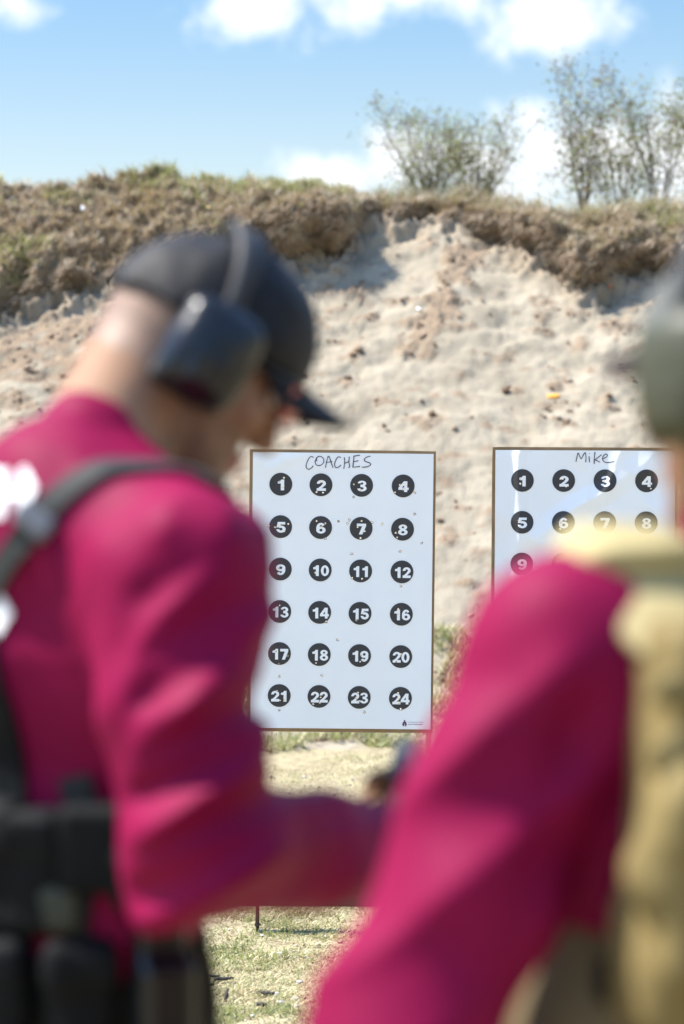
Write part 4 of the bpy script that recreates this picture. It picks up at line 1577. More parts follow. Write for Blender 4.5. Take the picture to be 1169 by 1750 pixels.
def earmuffs(O, H, m_cup, m_band, parent, sides=(-1, 1), zc=-0.005, bandz=0.160, tilt=0.0, ch=0.056, cw=0.040, cd=0.030, off=0.082):
    g = lambda *p: O + V(*p) @ H
    em = mesh_obj('earmuffs', *_band(g, bandz, off, zc, tilt), M_RUBBER, parent)
    for s in sides:
        F = Field(O - 0.26, O + 0.26, 0.0035)
        c = g(-0.004 + 0, s * (off + cd * 0.75), zc)
        F.rbox(c, H, (cw, cd * 0.62, ch), min(0.030, cd * 0.6), 0.006)
        F.ell(c, H, (cw * 1.06, cd * 0.75, ch * 1.06), 0.012)
        F.ell(g(-0.004, s * (off + cd * 1.15), zc - 0.004), H, (cw * 0.86, cd * 0.55, ch * 0.86), 0.012)
        F.rbox(g(-0.004, s * (off + cd * 1.62), zc - 0.02), H, (cw * 0.42, 0.004, ch * 0.34), 0.004, 0.004)
        fobj('ear_cup', F, m_cup, em)
        F = Field(O - 0.26, O + 0.26, 0.0035)
        F.rbox(g(-0.004, s * (off - 0.002), zc), H, (cw * 0.98, 0.011, ch * 0.98), 0.010, 0.004)
        fobj('ear_cushion', F, M_RUBBER, em)
    return em


def _band(g, bandz, off, zc, tilt):
    n = 30
    vs, fs = [], []
    for i in range(n):
        a = math.pi * i / (n - 1)
        y = math.cos(a) * (off + 0.016)
        z = zc + 0.03 + math.sin(a) ** 0.75 * (bandz - zc - 0.03)
        w = 0.011 + 0.012 * math.sin(a) ** 2
        xo = -0.004 + tilt * math.sin(a)
        ny, nz = math.cos(a), math.sin(a)
        for dx, q in ((-w, 0), (-w * 0.8, 0.007), (w * 0.8, 0.007), (w, 0)):
            vs.append(g(xo + dx, y + ny * q, z + nz * q))
    for i in range(n - 1):
        for k in range(4):
            k2 = (k + 1) % 4
            fs.append((i * 4 + k, i * 4 + k2, i * 4 + 4 + k2, i * 4 + 4 + k))
    fs += [(3, 2, 1, 0), tuple(range(n * 4 - 4, n * 4))]
    return np.array(vs), fs


def boots(F, ankle, fwd):
    f = unit(V(fwd[0], fwd[1], 0))
    a = V(ankle[0], ankle[1], 0)
    F.cone(a + V(0, 0, 0.20), a + V(0, 0, 0.07), 0.062, 0.056, 0.03)
    F.cone(a + V(0, 0, 0.05) - f * 0.035, a + V(0, 0, 0.04) + f * 0.15, 0.047, 0.040, 0.03)
    F.cone(a + V(0, 0, 0.022) - f * 0.04, a + V(0, 0, 0.020) + f * 0.17, 0.040, 0.036, 0.01)
    sl, P = F.block(F.lo, F.lo + F.h * (F.n - 1))
    F.v[sl] = np.maximum(F.v[sl], (-P[..., 2] + 0.004).astype(np.float32))


def eyes(O, H, parent):
    g = lambda *p: O + V(*p) @ H
    for s in (-1, 1):
        F = Field(g(0.088, s * 0.032, 0.006) - 0.03, g(0.088, s * 0.032, 0.006) + 0.03, 0.0022)
        F.ell(g(0.084, s * 0.032, 0.006), H, (0.0125, 0.0125, 0.0125), 0.001)
        e = fobj('eye', F, M_EYE, parent, fmat=lambda c, s=s: (np.linalg.norm(c - g(0.0965, s * 0.032, 0.003), axis=1) < 0.006).astype(int), mats=[M_EYE, M_IRIS])


# ------------------------------------------------------------------ the man on the left
def man_left():
    Fd = unit(V(0.77, 0.64, 0))
    Rt = unit(V(0.64, -0.77, 0))
    R3 = np.stack([Rt, Fd, V(0, 0, 1)])
    O = at(326, 618, 2.56)
    H = frame(unit(V(0.83, 0.24, -0.50)))
    g = lambda *p: O + V(*p) @ H
    neck0 = at(150, 800, 2.46)
    hip = at(95, 1690, 2.50)
    waist = at(105, 1500, 2.48)
    chest = at(165, 1080, 2.47)
    upch = at(165, 930, 2.46)
    SR = at(322, 990, 2.29)
    SL = at(-20, 905, 2.62)
    ER, WR = at(345, 1436, 2.23), at(690, 1456, 2.51)
    EL, WL = at(60, 1420, 2.78), at(650, 1470, 2.70)
    hipR, hipL = hip + Rt * 0.095, hip - Rt * 0.095
    footR = V(hip[0], hip[1], 0) + Rt * 0.15 + Fd * 0.03
    footL = V(hip[0], hip[1], 0) - Rt * 0.15 + Fd * 0.10
    kneeR, kneeL = (hipR + footR) / 2 + Fd * 0.05 + V(0, 0, 0.02), (hipL + footL) / 2 + Fd * 0.06 + V(0, 0, 0.02)
    root = empty('person', (hip[0], hip[1], 0), 'person in maroon long-sleeved jersey, black cap and black earmuffs, head bent over a pistol', 'person')
    # skin: one continuous body
    B = Field((-0.75, 1.95, 0.0), (0.42, 3.1, 1.86), 0.0055)
    head_into(B, O, H)
    B.chain([neck0 - V(0, 0, 0.03), g(-0.036, 0, -0.045)], [0.058, 0.055], 0.03)
    B.cone(g(-0.05, 0, -0.02), neck0 + V(0.0, 0, 0.02), 0.050, 0.053, 0.03)
    B.tor(upch, waist, R3, 1.5, 0.9, 0.10, 0.10, 0.04)
    for a, b, c in ((SR, ER, WR), (SL, EL, WL)):
        B.chain([neck0 - V(0, 0, 0.06), a], [0.05, 0.05], 0.04)
        B.chain([a, b, c], [0.05, 0.034, 0.024], 0.03)
    hd = unit(WR - ER)
    hand_into(B, WR + hd * 0.004, unit(V(0.12, 0.80, 0.50)), unit(V(0.80, -0.50, 0.28)), 1, 0.62)
    hand_into(B, WL + unit(WL - EL) * 0.005, unit(V(0.75, 0.15, 0.12)), unit(V(-0.1, 0.95, 0.1)), -1, 0.55)
    for a, b, c in ((hipR, kneeR, footR + V(0, 0, 0.09)), (hipL, kneeL, footL + V(0, 0, 0.09))):
        B.chain([waist, a], [0.10, 0.08], 0.04)
        B.chain([a, b, c], [0.075, 0.050, 0.036], 0.03)
    for ft in (footR, footL):
        B.cone(ft + V(0, 0, 0.05), ft + V(0, 0, 0.04) + Fd * 0.12, 0.03, 0.03, 0.02)

    def fm(c):
        q = (c - O) @ H.T
        jaw = (q[:, 2] < -0.042) & (q[:, 2] > -0.125) & (q[:, 0] > 0.0) & (np.abs(q[:, 1]) < 0.10) & ~((q[:, 2] > -0.05) & (q[:, 0] > 0.085))
        burn = (q[:, 2] < 0.01) & (q[:, 2] > -0.06) & (q[:, 0] > 0.008) & (q[:, 0] < 0.030) & (np.abs(q[:, 1]) > 0.05)
        lips = (np.abs(q[:, 2] + 0.0695) < 0.012) & (q[:, 0] > 0.088) & (np.abs(q[:, 1]) < 0.024)
        near = (c[:, 2] > 1.4)
        fade = (q[:, 2] < 0.035) & (q[:, 2] > -0.035 + 0.25 * np.maximum(0, q[:, 0] + 0.02)) & (q[:, 0] < 0.0) & (np.linalg.norm(c - O, axis=1) < 0.125)
        return np.where(lips & near, 2, np.where((jaw | burn) & near, 1, np.where(fade & near, 3, 0)))
    body = fobj('body', B, M_SKIN, root, fmat=fm, mats=[M_SKIN, M_BEARD, M_LIP, M_FADE])
    eyes(O, H, body)
    # jersey
    J = Field((-0.85, 1.9, 0.85), (0.30, 3.15, 1.72), 0.0062)
    J.tor(upch - V(0, 0, 0.02), chest, R3, 1.42, 0.92, 0.115, 0.138, 0.05)
    J.tor(chest, waist - V(0, 0, 0.02), R3, 1.30, 0.92, 0.138, 0.128, 0.05)
    J.tor(waist, at(100, 1600, 2.49), R3, 1.35, 0.98, 0.125, 0.125, 0.04)
    J.cone(neck0 + V(-0.01, 0, -0.01), at(158, 758, 2.47), 0.074, 0.060, 0.03)
    J.cone(upch + V(0, 0, 0.02) - Fd * 0.03, neck0 - V(0, 0, 0.05), 0.10, 0.075, 0.05)
    J.cone(neck0 - V(0.01, 0, 0.06), SR, 0.068, 0.072, 0.06)
    J.cone(neck0 - V(0.01, 0, 0.06), SL, 0.070, 0.078, 0.06)
    J.chain([SR, (SR + ER) / 2 + V(-0.010, -0.01, 0.0), ER], [0.070, 0.069, 0.067], 0.04)
    J.chain([ER, (ER + WR) / 2 + V(0, 0, -0.004), WR - unit(WR - ER) * 0.03], [0.067, 0.058, 0.048], 0.03)
    J.cone(ER + V(-0.035, 0, -0.055), ER + V(0.02, 0.02, -0.02), 0.028, 0.05, 0.04)
    J.chain([SL, EL, WL - unit(WL - EL) * 0.03], [0.078, 0.066, 0.042], 0.05)

    def folds(P):
        x, y, d = proj(P)
        # direction of the drag lines changes from the shoulder to the elbow
        u = (x - 330) / 100
        w = (y - 1200) / 100
        wq = noise3(P * 5) * 1.1 + noise3(P * 11 + 3) * 0.30
        ph1 = (0.62 * u + 0.78 * w) * 4.6 + wq * 1.3 - 0.22 * u * w
        ph2 = (0.35 * u + 0.92 * w) * 8.0 + wq * 1.7
        on_arm = smoothstep(200, 260, x) * smoothstep(880, 980, y)
        low = smoothstep(1120, 1230, y)
        pres = 0.45 + 0.75 * smoothstep(-0.35, 0.45, noise3(P * 7 + 31))
        r1 = (1 - np.abs(np.sin(ph1 * 0.5)) * 1.6) * pres
        r2 = 1 - np.abs(np.sin(ph2 * 0.5)) * 1.6
        fore = smoothstep(430, 560, x)
        a = on_arm * (1 - 0.75 * fore) * (0.012 * np.clip(r1, -1, 1) * (0.65 + 0.6 * low) + 0.0055 * r2 * (0.4 + 0.6 * low))
        back = (1 - on_arm) * (0.011 * (1 - 2.2 * np.abs(noise3(P * V(9, 9, 3.0) + 5))) * smoothstep(700, 900, y))
        return -(a + back + 0.003 * fbm(P * 11, 2))
    J.displace(folds)
    jersey = fobj('jersey', J, M_MAROON, root)
    # letters printed across the back (only their ends are in the picture)
    def print_patch(x0, x1, y0, y1, shape):
        nu, nw = 110, 110
        pts = []
        ok = []
        for j in range(nw):
            for i in range(nu):
                px = x0 + (x1 - x0) * i / (nu - 1)
                py = y0 + (y1 - y0) * j / (nw - 1)
                pts.append(at(px, py, 2.34))
                ok.append(shape(i / (nu - 1), j / (nw - 1)))
        P = np.array(pts)
        # walk forward along the sight line until the cloth is met, then sit 3 mm above it
        dr = P - V(0, 0, CAMZ)
        dr /= np.linalg.norm(dr, axis=1)[:, None]
        for _ in range(40):
            P = P + dr * np.clip(J.sample(P) - 0.003, -0.05, 0.05)[:, None] * 0.8
        okc = np.array(ok).reshape(nw, nu)
        ii = np.arange(nu * nw).reshape(nw, nu)
        fs = [(ii[j, i], ii[j + 1, i], ii[j + 1, i + 1], ii[j, i + 1]) for j in range(nw - 1) for i in range(nu - 1) if okc[j, i]]
        ok2 = []
        for f in fs:
            e = P[list(f)]
            if np.linalg.norm(e[0] - e[2]) < 0.025:
                ok2.append(f)
        return P, ok2

    def letters_a(u, w):   # heavy upright strokes with a slanted end
        q = u * 3.6 + 0.25 * w
        return (((q % 1.0) < 0.66 and w > 0.06 + 0.05 * math.sin(q * 3) and w < 0.95) or 0.46 < w < 0.58) and 0.05 < u < 0.96 - 0.25 * abs(w - 0.4)

    def letters_b(u, w):
        return 0.1 < u < 0.9 - 0.35 * abs(w - 0.45)
    for (x0, x1, y0, y1, sh) in ((-130, 68, 792, 890, letters_a), (-130, 36, 1004, 1100, letters_b)):
        P, fs = print_patch(x0, x1, y0, y1, sh)
        # keep the one connected letter
        lab = {i: i for f in fs for i in f}

        def root_of(i):
            while lab[i] != i:
                lab[i] = lab[lab[i]]
                i = lab[i]
            return i
        for f in fs:
            for i in f[1:]:
                lab[root_of(i)] = root_of(f[0])
        cnts = {}
        for f in fs:
            cnts[root_of(f[0])] = cnts.get(root_of(f[0]), 0) + 1
        best = max(cnts, key=cnts.get)
        fs = [f for f in fs if root_of(f[0]) == best]
        used_ = sorted({i for f in fs for i in f})
        mp = {a: b for b, a in enumerate(used_)}
        mesh_obj('back_print', P[used_], [tuple(mp[i] for i in f) for f in fs], M_WHITEPRINT, jersey)
    # trousers
    T = Field((-0.75, 2.0, 0.0), (0.35, 3.0, 1.2), 0.009)
    T.tor(at(100, 1580, 2.49), hip, R3, 1.38, 1.0, 0.118, 0.128, 0.04)
    for a, b, c in ((hipR, kneeR, footR + V(0, 0, 0.06)), (hipL, kneeL, footL + V(0, 0, 0.06))):
        T.chain([a, b, c], [0.105, 0.080, 0.066], 0.05)
    T.displace(lambda P: -0.006 * fbm(P * V(8, 8, 4), 3))
    fobj('trousers', T, M_OLIVEPANT, root)
    for ft in (footR, footL):
        Bf = Field(ft - V(0.3, 0.3, 0.03), ft + V(0.3, 0.3, 0.32), 0.007)
        boots(Bf, ft, Fd)
        fobj('boot', Bf, M_BOOT, root)
    # duty belt with pouches and a holster
    ang = np.linspace(0, 2 * math.pi, 49)
    bc = at(92, 1600, 2.49)
    bp = np.stack([bc + Rt * 0.182 * math.cos(a) + Fd * 0.135 * math.sin(a) + V(0, 0, -0.025 * math.cos(a)) for a in ang])
    nr = np.stack([unit(Rt * math.cos(a) / 0.182 + Fd * math.sin(a) / 0.135) for a in ang])
    belt = ribbon('belt', bp, 0.050, 0.007, M_NYLON, root, nr)
    for a, (w, h, dpt), dz, m in ((-0.55, (0.035, 0.065, 0.020), -0.01, M_NYLON), (-1.05, (0.040, 0.055, 0.022), -0.01, M_NYLON), (-1.62, (0.045, 0.075, 0.024), -0.03, M_NYLON)):
        c = bc + Rt * 0.205 * math.cos(a) + Fd * 0.158 * math.sin(a) + V(0, 0, -0.025 * math.cos(a) + dz)
        n_ = unit(Rt * math.cos(a) + Fd * math.sin(a))
        M = np.stack([np.cross(V(0, 0, 1), n_), n_, V(0, 0, 1)])
        F = Field(c - 0.13, c + 0.13, 0.005)
        F.rbox(c, M, (w, dpt, h), 0.018)
        F.rbox(c + V(0, 0, h * 0.62) + n_ * 0.003, M, (w * 1.03, dpt * 1.02, h * 0.36), 0.012, 0.006)
        F.displace(lambda P: -0.004 * fbm(P * 26, 2))
        fobj('pouch', F, m, belt)
    a = -0.12
    n_ = unit(Rt * math.cos(a) + Fd * math.sin(a))
    c = bc + Rt * 0.215 * math.cos(a) + Fd * 0.16 * math.sin(a)
    side_ = np.cross(V(0, 0, 1), n_)
    F = Field(c - V(0.25, 0.25, 0.40), c + V(0.25, 0.25, 0.16), 0.005)
    M = np.stack([side_, n_, V(0, 0, 1)])
    F.rbox(c + V(0, 0, -0.09) + n_ * 0.01, M, (0.030, 0.020, 0.105), 0.012)
    F.rbox(c + V(0, 0, -0.17), M, (0.055, 0.012, 0.05), 0.01, 0.02)
    F.rbox(c + V(0, 0, 0.0), M, (0.026, 0.014, 0.05), 0.008, 0.01)
    fobj('holster', F, M_BLACKPLASTIC, belt)
    # shoulder straps down the back to the belt
    def strap_on(field, name, way, width, m, thick=0.004, off=0.004, n=60):
        P = spline(way, n)
        P = field.snap(P, off)
        for _ in range(3):
            P[1:-1] = (P[:-2] + 2 * P[1:-1] + P[2:]) / 4
        P = field.snap(P, off, 4)
        return ribbon(name, P, width, thick, m, root, field.grad(P)), P
    s1, sp = strap_on(J, 'rifle_sling', [at(405, 930, 2.40), at(385, 880, 2.37), at(350, 830, 2.35), at(295, 800, 2.34), at(215, 800, 2.33), at(140, 842, 2.33), at(80, 900, 2.34), at(20, 975, 2.36), at(-50, 1080, 2.40), at(-120, 1230, 2.46)], 0.030, M_WEBBING)
    k = int(np.argmin(np.abs(proj(sp)[0] - 62)))
    gk = J.grad(sp[k:k + 1])[0]
    tk = unit(sp[k + 1] - sp[k - 1])
    F = Field(sp[k] - 0.08, sp[k] + 0.08, 0.004)
    F.rbox(sp[k] + gk * 0.006, np.stack([tk, np.cross(gk, tk), gk]), (0.013, 0.022, 0.006), 0.004)
    fobj('buckle', F, M_GREYCLIP, s1)
    strap_on(J, 'suspender', [at(118, 1330, 2.32), at(120, 1420, 2.30), at(122, 1500, 2.30), at(120, 1600, 2.31)], 0.036, M_WEBBING, n=30)
    strap_on(J, 'suspender', [at(-22, 1090, 2.36), at(-14, 1250, 2.34), at(-8, 1400, 2.33), at(0, 1590, 2.33)], 0.045, M_NYLON, n=40)
    for (px_, py_, hw_) in ((35, 1490, (0.034, 0.022, 0.060)), (-60, 1480, (0.034, 0.022, 0.065)), (232, 1500, (0.026, 0.018, 0.034))):
        c = J.snap(at(px_, py_, 2.30)[None], 0.014)[0]
        gn = J.grad(c[None])[0]
        gn = unit(V(gn[0], gn[1], 0))
        F = Field(c - 0.16, c + 0.16, 0.005)
        Mq = np.stack([np.cross(V(0, 0, 1), gn), gn, V(0, 0, 1)])
        F.rbox(c, Mq, hw_, 0.016)
        F.rbox(c + V(0, 0, hw_[2] * 0.6) + gn * 0.003, Mq, (hw_[0] * 1.04, hw_[1] * 1.03, hw_[2] * 0.38), 0.012, 0.006)
        F.displace(lambda P: -0.004 * fbm(P * 26, 2))
        fobj('pouch', F, M_NYLON, root)
    c = J.snap(at(92, 1552, 2.30)[None], 0.012)[0]
    F = Field(c - 0.14, c + 0.14, 0.005)
    F.rbox(c, np.stack([unit(V(0.95, -0.1, 0)), unit(V(0.1, 0.95, 0)), V(0, 0, 1)]), (0.020, 0.015, 0.022), 0.008)
    fobj('pouch', F, M_OLIVEPOUCH, root)
    c = at(165, 1450, 2.305)
    F = Field(c - 0.14, c + 0.14, 0.005)
    F.rbox(J.snap(c[None], 0.012)[0], np.stack([unit(V(0.95, -0.1, 0)), unit(V(0.1, 0.95, 0)), V(0, 0, 1)]), (0.036, 0.022, 0.042), 0.010)
    fobj('pouch', F, M_NYLON, root)
    # cap
    K = Field(O - 0.26, O + 0.26, 0.0042)
    K.ell(g(-0.004, 0, 0.034), H, (0.110, 0.089, 0.101), 0.01)
    K.ell(g(0.028, 0, 0.048), H, (0.085, 0.080, 0.092), 0.03)
    K.ell(g(-0.004, 0, 0.138), H, (0.007, 0.007, 0.005), 0.004)

    def capcut(P):
        q = (P - O) @ H.T
        rim = 0.030 + 0.10 * np.maximum(0, q[..., 0] - 0.06) * 0.0
        notch = np.maximum(0.045 - np.hypot(q[..., 1] / 1.0, (q[..., 2] - 0.025)), -1)
        inner = np.linalg.norm((q - V(-0.004, 0, 0.036)) / V(0.104, 0.082, 0.106), axis=-1)
        d = rim - q[..., 2]
        return d
    K.cut(capcut)
    K.displace(lambda P: -0.0022 * fbm(P * 22, 2) - 0.0012 * np.cos(6 * np.arctan2(((P - O) @ H.T)[:, 1], ((P - O) @ H.T)[:, 0])), 0.02)
    cap = fobj('cap', K, M_BLACKCLOTH, root)
    cap_bill('bill', g, M_BLACKCLOTH, cap, 0.097, 0.092, 0.078, 0.037, 0.008, 0.030)
    F = Field(g(0.1, 0, 0.1) - 0.09, g(0.1, 0, 0.1) + 0.09, 0.004)
    F.rbox(g(0.099, 0, 0.085), frame(V(0.9, 0, 0.38) @ H, H[2]), (0.004, 0.030, 0.022), 0.003)
    fobj('badge', F, M_WEBBING, cap)
    earmuffs(O, H, M_BLACKPLASTIC, M_BLACKPLASTIC, root, zc=0.001, bandz=0.146, tilt=-0.014, ch=0.052, cw=0.044, cd=0.034, off=0.080)
    # rose tinted shooting glasses
    def lens(name, s):
        vs, fs = [], []
        nu, nv = 10, 9
        for i in range(nu):
            for j in range(nv):
                yy = s * (0.006 + 0.062 * i / (nu - 1))
                t = j / (nv - 1)
                zz = 0.030 - 0.046 * t * (1 - 0.25 * (i / (nu - 1)) ** 2)
                xx = 0.128 - 6.5 * yy * yy - 2.5 * (zz - 0.01) ** 2
                vs.append(g(xx, yy, zz))
        for i in range(nu - 1):
            for j in range(nv - 1):
                a_ = i * nv + j
                fs.append((a_, a_ + 1, a_ + nv + 1, a_ + nv))
        return np.array(vs), fs
    fr = []
    for s in (-1, 1):
        fr += [g(0.098, s * 0.068, 0.027), g(0.05, s * 0.080, 0.022), g(0.0, s * 0.083, 0.018)]
    vv, ff = tube(np.array([g(0.0, -0.083, 0.018), g(0.05, -0.080, 0.022), g(0.098, -0.070, 0.028), g(0.122, -0.035, 0.032), g(0.129, 0.0, 0.033), g(0.122, 0.035, 0.032), g(0.098, 0.070, 0.028), g(0.05, 0.080, 0.022), g(0.0, 0.083, 0.018)]), [0.003] * 9, 8)
    gl = mesh_obj('glasses', np.array(vv), ff, M_BLACKPLASTIC, root)
    for s in (-1, 1):
        v, f = lens('lens', s)
        mesh_obj('lens', v, f, M_LENS, gl)
    # pistol held low in front of the chest
    pd = unit(V(0.06, 0.98, 0.10))
    ph_ = at(690, 1440, 2.600)
    PM = np.stack([pd, unit(np.cross(V(0, 0, 1), pd)), np.cross(pd, unit(np.cross(V(0, 0, 1), pd)))])
    F = Field(ph_ - 0.26, ph_ + 0.26, 0.004)
    q = lambda *p: ph_ + V(*p) @ PM
    F.rbox(q(0.045, 0, 0.068), PM, (0.095, 0.014, 0.016), 0.004, 0.003)
    F.rbox(q(0.055, 0, 0.042), PM, (0.075, 0.012, 0.012), 0.004, 0.003)
    F.cone(q(0.0, 0, 0.035), q(-0.028, 0, -0.055), 0.018, 0.018, 0.006)
    F.cone(q(0.045, 0, 0.006), q(0.062, 0, 0.028), 0.004, 0.004, 0.003)
    F.cone(q(0.045, 0, 0.006), q(0.010, 0, 0.008), 0.004, 0.004, 0.003)
    F.rbox(q(0.132, 0, 0.088), PM, (0.004, 0.002, 0.005), 0.001, 0.001)
    F.rbox(q(-0.042, 0, 0.088), PM, (0.004, 0.008, 0.005), 0.001, 0.001)
    v, f = F.mesh()
    po = mesh_obj('pistol', v - ph_, f, M_RUBBER)
    po.location = tuple(ph_)
    tag(po, 'black pistol in the hands of the person with the black cap', 'pistol')


man_left()


# ------------------------------------------------------------------ the man on the right
def man_right():
    Fd = unit(V(-0.28, 0.96, 0))
    Rt = unit(V(0.96, 0.28, 0))
    R3 = np.stack([Rt, Fd, V(0, 0, 1)])
    O = at(1312, 648, 1.90)
    H = frame(unit(V(-0.66, 0.75, -0.08)))
    g = lambda *p: O + V(*p) @ H
    neck0 = at(1325, 965, 1.86)
    upch = at(1290, 1255, 1.87)
    chest = at(1275, 1340, 1.88)
    waist = at(1262, 1560, 1.90)
    hip = at(1265, 1780, 1.91)
    SL = at(975, 1125, 1.80)
    SR = at(1650, 1060, 1.95)
    EL, WL = at(672, 1830, 1.74), at(900, 1970, 1.98)
    ER, WR = at(1850, 1620, 1.95), at(1500, 1700, 2.2)
    hipR, hipL = hip + Rt * 0.10, hip - Rt * 0.10
    footR = V(hip[0], hip[1], 0) + Rt * 0.17
    footL = V(hip[0], hip[1], 0) - Rt * 0.17 + Fd * 0.08
    kneeR, kneeL = (hipR + footR) / 2 + Fd * 0.04, (hipL + footL) / 2 + Fd * 0.05
    root = empty('person', (hip[0], hip[1], 0), 'person seen from behind in maroon sleeves, tan vest and khaki trousers, grey green earmuffs', 'person')
    B = Field((-0.06, 1.45, 0.0), (0.80, 2.45, 1.80), 0.006)
    head_into(B, O, H)
    B.chain([neck0 - V(0, 0, 0.06), g(-0.02, 0, -0.05)], [0.066, 0.060], 0.03)
    B.tor(upch, waist, R3, 1.5, 0.9, 0.10, 0.10, 0.04)
    for a, b, c in ((SR, ER, WR), (SL, EL, WL)):
        B.chain([neck0 - V(0, 0, 0.05), a], [0.05, 0.05], 0.04)
        B.chain([a, b, c], [0.048, 0.034, 0.024], 0.03)
    hand_into(B, WL, unit(V(0.5, 0.8, -0.1)), unit(V(-0.75, 0.4, 0.3)), -1, 0.5)
    hand_into(B, WR, unit(V(-0.5, 0.8, -0.1)), unit(V(0.75, 0.4, 0.3)), 1, 0.5)
    for a, b, c in ((hipR, kneeR, footR + V(0, 0, 0.09)), (hipL, kneeL, footL + V(0, 0, 0.09))):
        B.chain([waist, a], [0.10, 0.08], 0.04)
        B.chain([a, b, c], [0.075, 0.050, 0.036], 0.03)
    for ft in (footR, footL):
        B.cone(ft + V(0, 0, 0.05), ft + V(0, 0, 0.04) + Fd * 0.12, 0.03, 0.03, 0.02)

    def fm(c):
        q = (c - O) @ H.T
        return np.where((np.abs(q[:, 2] + 0.0695) < 0.010) & (q[:, 0] > 0.088) & (np.abs(q[:, 1]) < 0.022) & (c[:, 2] > 1.4), 1, 0)
    body = fobj('body', B, M_SKIN, root, fmat=fm, mats=[M_SKIN, M_LIP])
    eyes(O, H, body)
    # hair below the cap
    Hf = Field(O - 0.2, O + 0.2, 0.005)
    Hf.ell(g(-0.010, 0, 0.028), H, (0.100, 0.083, 0.100), 0.01)
    Hf.ell(g(-0.045, 0, -0.035), H, (0.058, 0.066, 0.055), 0.03)

    def hc(P):
        q = (P - O) @ H.T
        return np.maximum(np.maximum(-0.075 - q[..., 2], q[..., 2] - 0.06), q[..., 0] - 0.035 + 0.5 * np.maximum(0, -q[..., 2] - 0.0))
    Hf.cut(hc)
    Hf.displace(lambda P: -0.003 * fbm(P * 40, 2))
    fobj('hair', Hf, M_HAIR, root)
    # jersey
    J = Field((-0.08, 1.4, 0.85), (0.80, 2.45, 1.62), 0.0065)
    J.tor(upch, chest, R3, 1.42, 0.92, 0.112, 0.128, 0.04)
    J.tor(chest, waist + V(0, 0, 0.01), R3, 1.34, 0.95, 0.128, 0.130, 0.05)
    ha, hb = at(890, 1530, 1.76), at(1040, 1612, 1.76)
    hs = (hb[2] - ha[2]) / (hb[0] - ha[0])
    J.cut(lambda P: np.maximum(ha[2] + (np.minimum(P[..., 0], hb[0] + 0.03) - ha[0]) * hs, 0.9) - P[..., 2])
    J.cone(neck0 - V(0, 0, 0.02), neck0 + V(0, 0, 0.012), 0.080, 0.072, 0.03)
    J.cone(neck0 - V(0, 0, 0.128), SL, 0.062, 0.070, 0.05)
    J.cone(neck0 - V(0, 0, 0.128), SR, 0.062, 0.070, 0.05)
    J.chain([SL, at(874, 1300, 1.78), at(795, 1520, 1.76), EL], [0.071, 0.068, 0.063, 0.062], 0.04)
    J.cone(SL + V(0.015, 0, -0.02), at(1030, 1230, 1.87), 0.058, 0.06, 0.04)
    J.chain([EL, WL - unit(WL - EL) * 0.03], [0.064, 0.042], 0.05)
    J.chain([SR, ER, WR - unit(WR - ER) * 0.03], [0.072, 0.062, 0.042], 0.05)

    def folds(P):
        x, y, d = proj(P)
        w = noise3(P * 5) * 1.2
        ph = ((x - 900) * 0.45 + (y - 1200) * 0.9) / 100 * 1.9 + w * 1.8
        arm = smoothstep(1080, 960, x)
        low = smoothstep(1050, 1200, y)
        ph2 = (0.78 * (x - 950) + 0.62 * (y - 1150)) / 100 * 2.6 + w
        rg = (1 - 1.7 * np.abs(np.sin(0.5 * (((x - 900) * 0.55 + (y - 1200) * 0.84) / 100 * 3.4 + w * 1.2)))) * (0.4 + 0.8 * smoothstep(-0.3, 0.4, noise3(P * 6 + 11)))
        return -(0.007 * rg * arm * low + 0.008 * np.cos(ph2) * smoothstep(860, 960, x) * arm * low + 0.006 * fbm(P * 6 + 2, 2))
    J.displace(folds)
    jersey = fobj('jersey', J, M_MAROON, root)
    # trousers
    T = Field((-0.05, 1.4, 0.0), (0.85, 2.45, 1.25), 0.009)
    T.tor(waist + V(0, 0, 0.06), hip, R3, 1.36, 1.0, 0.118, 0.134, 0.04)
    for a, b, c in ((hipR, kneeR, footR + V(0, 0, 0.06)), (hipL, kneeL, footL + V(0, 0, 0.06))):
        T.chain([a, b, c], [0.110, 0.084, 0.068], 0.05)
    T.displace(lambda P: -0.007 * fbm(P * V(8, 8, 4), 3))
    tr = fobj('trousers', T, M_KHAKI, root)
    F = Field(at(1025, 1665, 1.74) - 0.1, at(1025, 1665, 1.74) + 0.1, 0.004)
    c = T.snap(at(1025, 1665, 1.72)[None], 0.004)[0]
    F.rbox(c, R3, (0.013, 0.010, 0.018), 0.006)
    fobj('buckle', F, M_NYLON, tr)
    for ft in (footR, footL):
        Bf = Field(ft - V(0.3, 0.3, 0.03), ft + V(0.3, 0.3, 0.32), 0.007)
        boots(Bf, ft, Fd)
        fobj('boot', Bf, M_BOOT, root)
    # tan vest: back panel, side pouch, padded shoulder straps
    Vf = Field((0.05, 1.4, 0.80), (0.85, 2.45, 1.62), 0.006)
    bkc = at(1300, 1330, 1.70)
    Mb = np.stack([Rt, Fd, V(0, 0, 1)])
    tl = unit(V(0.03, 0.0, 1))
    Mp = np.stack([unit(np.cross(Fd, tl)) , Fd, tl])
    Mp[0] = unit(np.cross(Fd, Mp[2]))
    Vf.rbox(at(1378, 1380, 1.735), Mp, (0.125, 0.050, 0.135), 0.022, 0.02)
    Vf.rbox(at(1355, 1640, 1.745), Mp, (0.128, 0.046, 0.05), 0.020, 0.02)
    for zz in (1180, 1290):
        Vf.rbox(at(1378, zz, 1.686), Mp, (0.118, 0.006, 0.0125), 0.003, 0.004)
    Vf.displace(lambda P: -0.004 * fbm(P * 9, 3))
    vest = fobj('vest', Vf, M_TAN, root)
    Pf = Field((0.1, 1.4, 0.80), (0.85, 2.3, 1.5), 0.006)
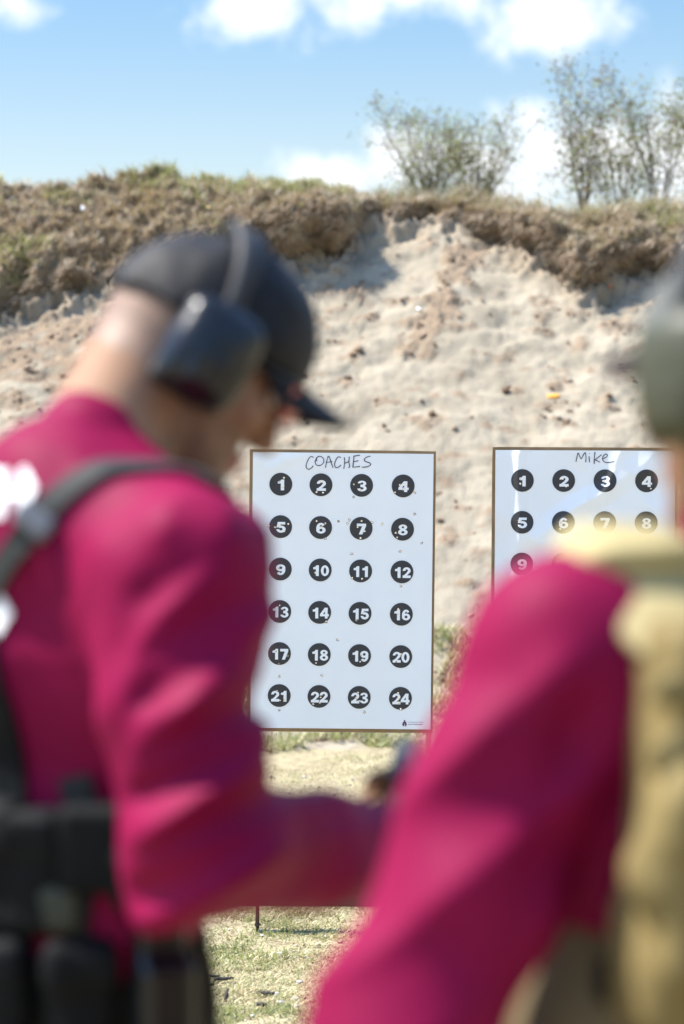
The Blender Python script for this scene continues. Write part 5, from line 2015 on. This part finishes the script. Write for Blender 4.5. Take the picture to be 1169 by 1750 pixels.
    Pf.rbox(at(1215, 1500, 1.672), Mp, (0.040, 0.030, 0.075), 0.016, 0.02)
    Pf.cone(at(1190, 1350, 1.665), at(1125, 1490, 1.668), 0.020, 0.024, 0.03)
    Pf.rbox(at(1215, 1400, 1.668), Mp, (0.043, 0.033, 0.022), 0.010, 0.006)
    Pf.displace(lambda P: -0.004 * fbm(P * 14, 3))
    fobj('pouch', Pf, M_TAN, vest)
    # shoulder straps
    St = Field((0.05, 1.4, 1.15), (0.95, 2.45, 1.66), 0.0055)
    nb = Rt
    for s, sx in ((-1, 0), (1, 1)):
        mid = neck0 + Rt * s * 0.118
        inn = -Rt * s * 0.070
        way = [mid + V(0, 0, -0.035) - Fd * 0.085, mid + V(0, 0, 0.012) - Fd * 0.02, mid + V(0, 0, 0.0) + Fd * 0.05, mid + V(0, 0, -0.09) + Fd * 0.11, mid + V(0, 0, -0.2) + Fd * 0.12]
        way = J.snap(np.array(way), 0.003)
        for i in range(len(way) - 1):
            a, b = way[i], way[i + 1]
            dp = unit((b - a) - Rt * ((b - a) @ Rt))
            T_ = np.stack([Rt, unit(np.cross(dp, Rt)), dp])
            St.tor(a, b, T_, 1.0, 0.30, 0.055, 0.055, 0.015)
    St.displace(lambda P: -0.004 * fbm(P * 12, 2))
    fobj('shoulder_strap', St, M_TANLIGHT, vest)
    # cap and ear protection
    K = Field(O - 0.26, O + 0.26, 0.0045)
    K.ell(g(-0.004, 0, 0.030), H, (0.110, 0.089, 0.086), 0.01)

    def capcut(P):
        q = (P - O) @ H.T
        inner = np.linalg.norm((q - V(-0.004, 0, 0.036)) / V(0.104, 0.082, 0.106), axis=-1)
        return 0.030 - q[..., 2]
    K.cut(capcut)
    K.displace(lambda P: -0.002 * fbm(P * 22, 2), 0.02)
    cap = fobj('cap', K, M_GREYCAP, root)
    cap_bill('bill', g, M_BROWNBILL, cap, 0.098, 0.062, 0.078, 0.038, 0.010, 0.020)
    earmuffs(O, H, M_GREENPLASTIC, M_BLACKPLASTIC, root, zc=-0.002, bandz=0.132, ch=0.049, cw=0.044, cd=0.026, off=0.080)


man_right()
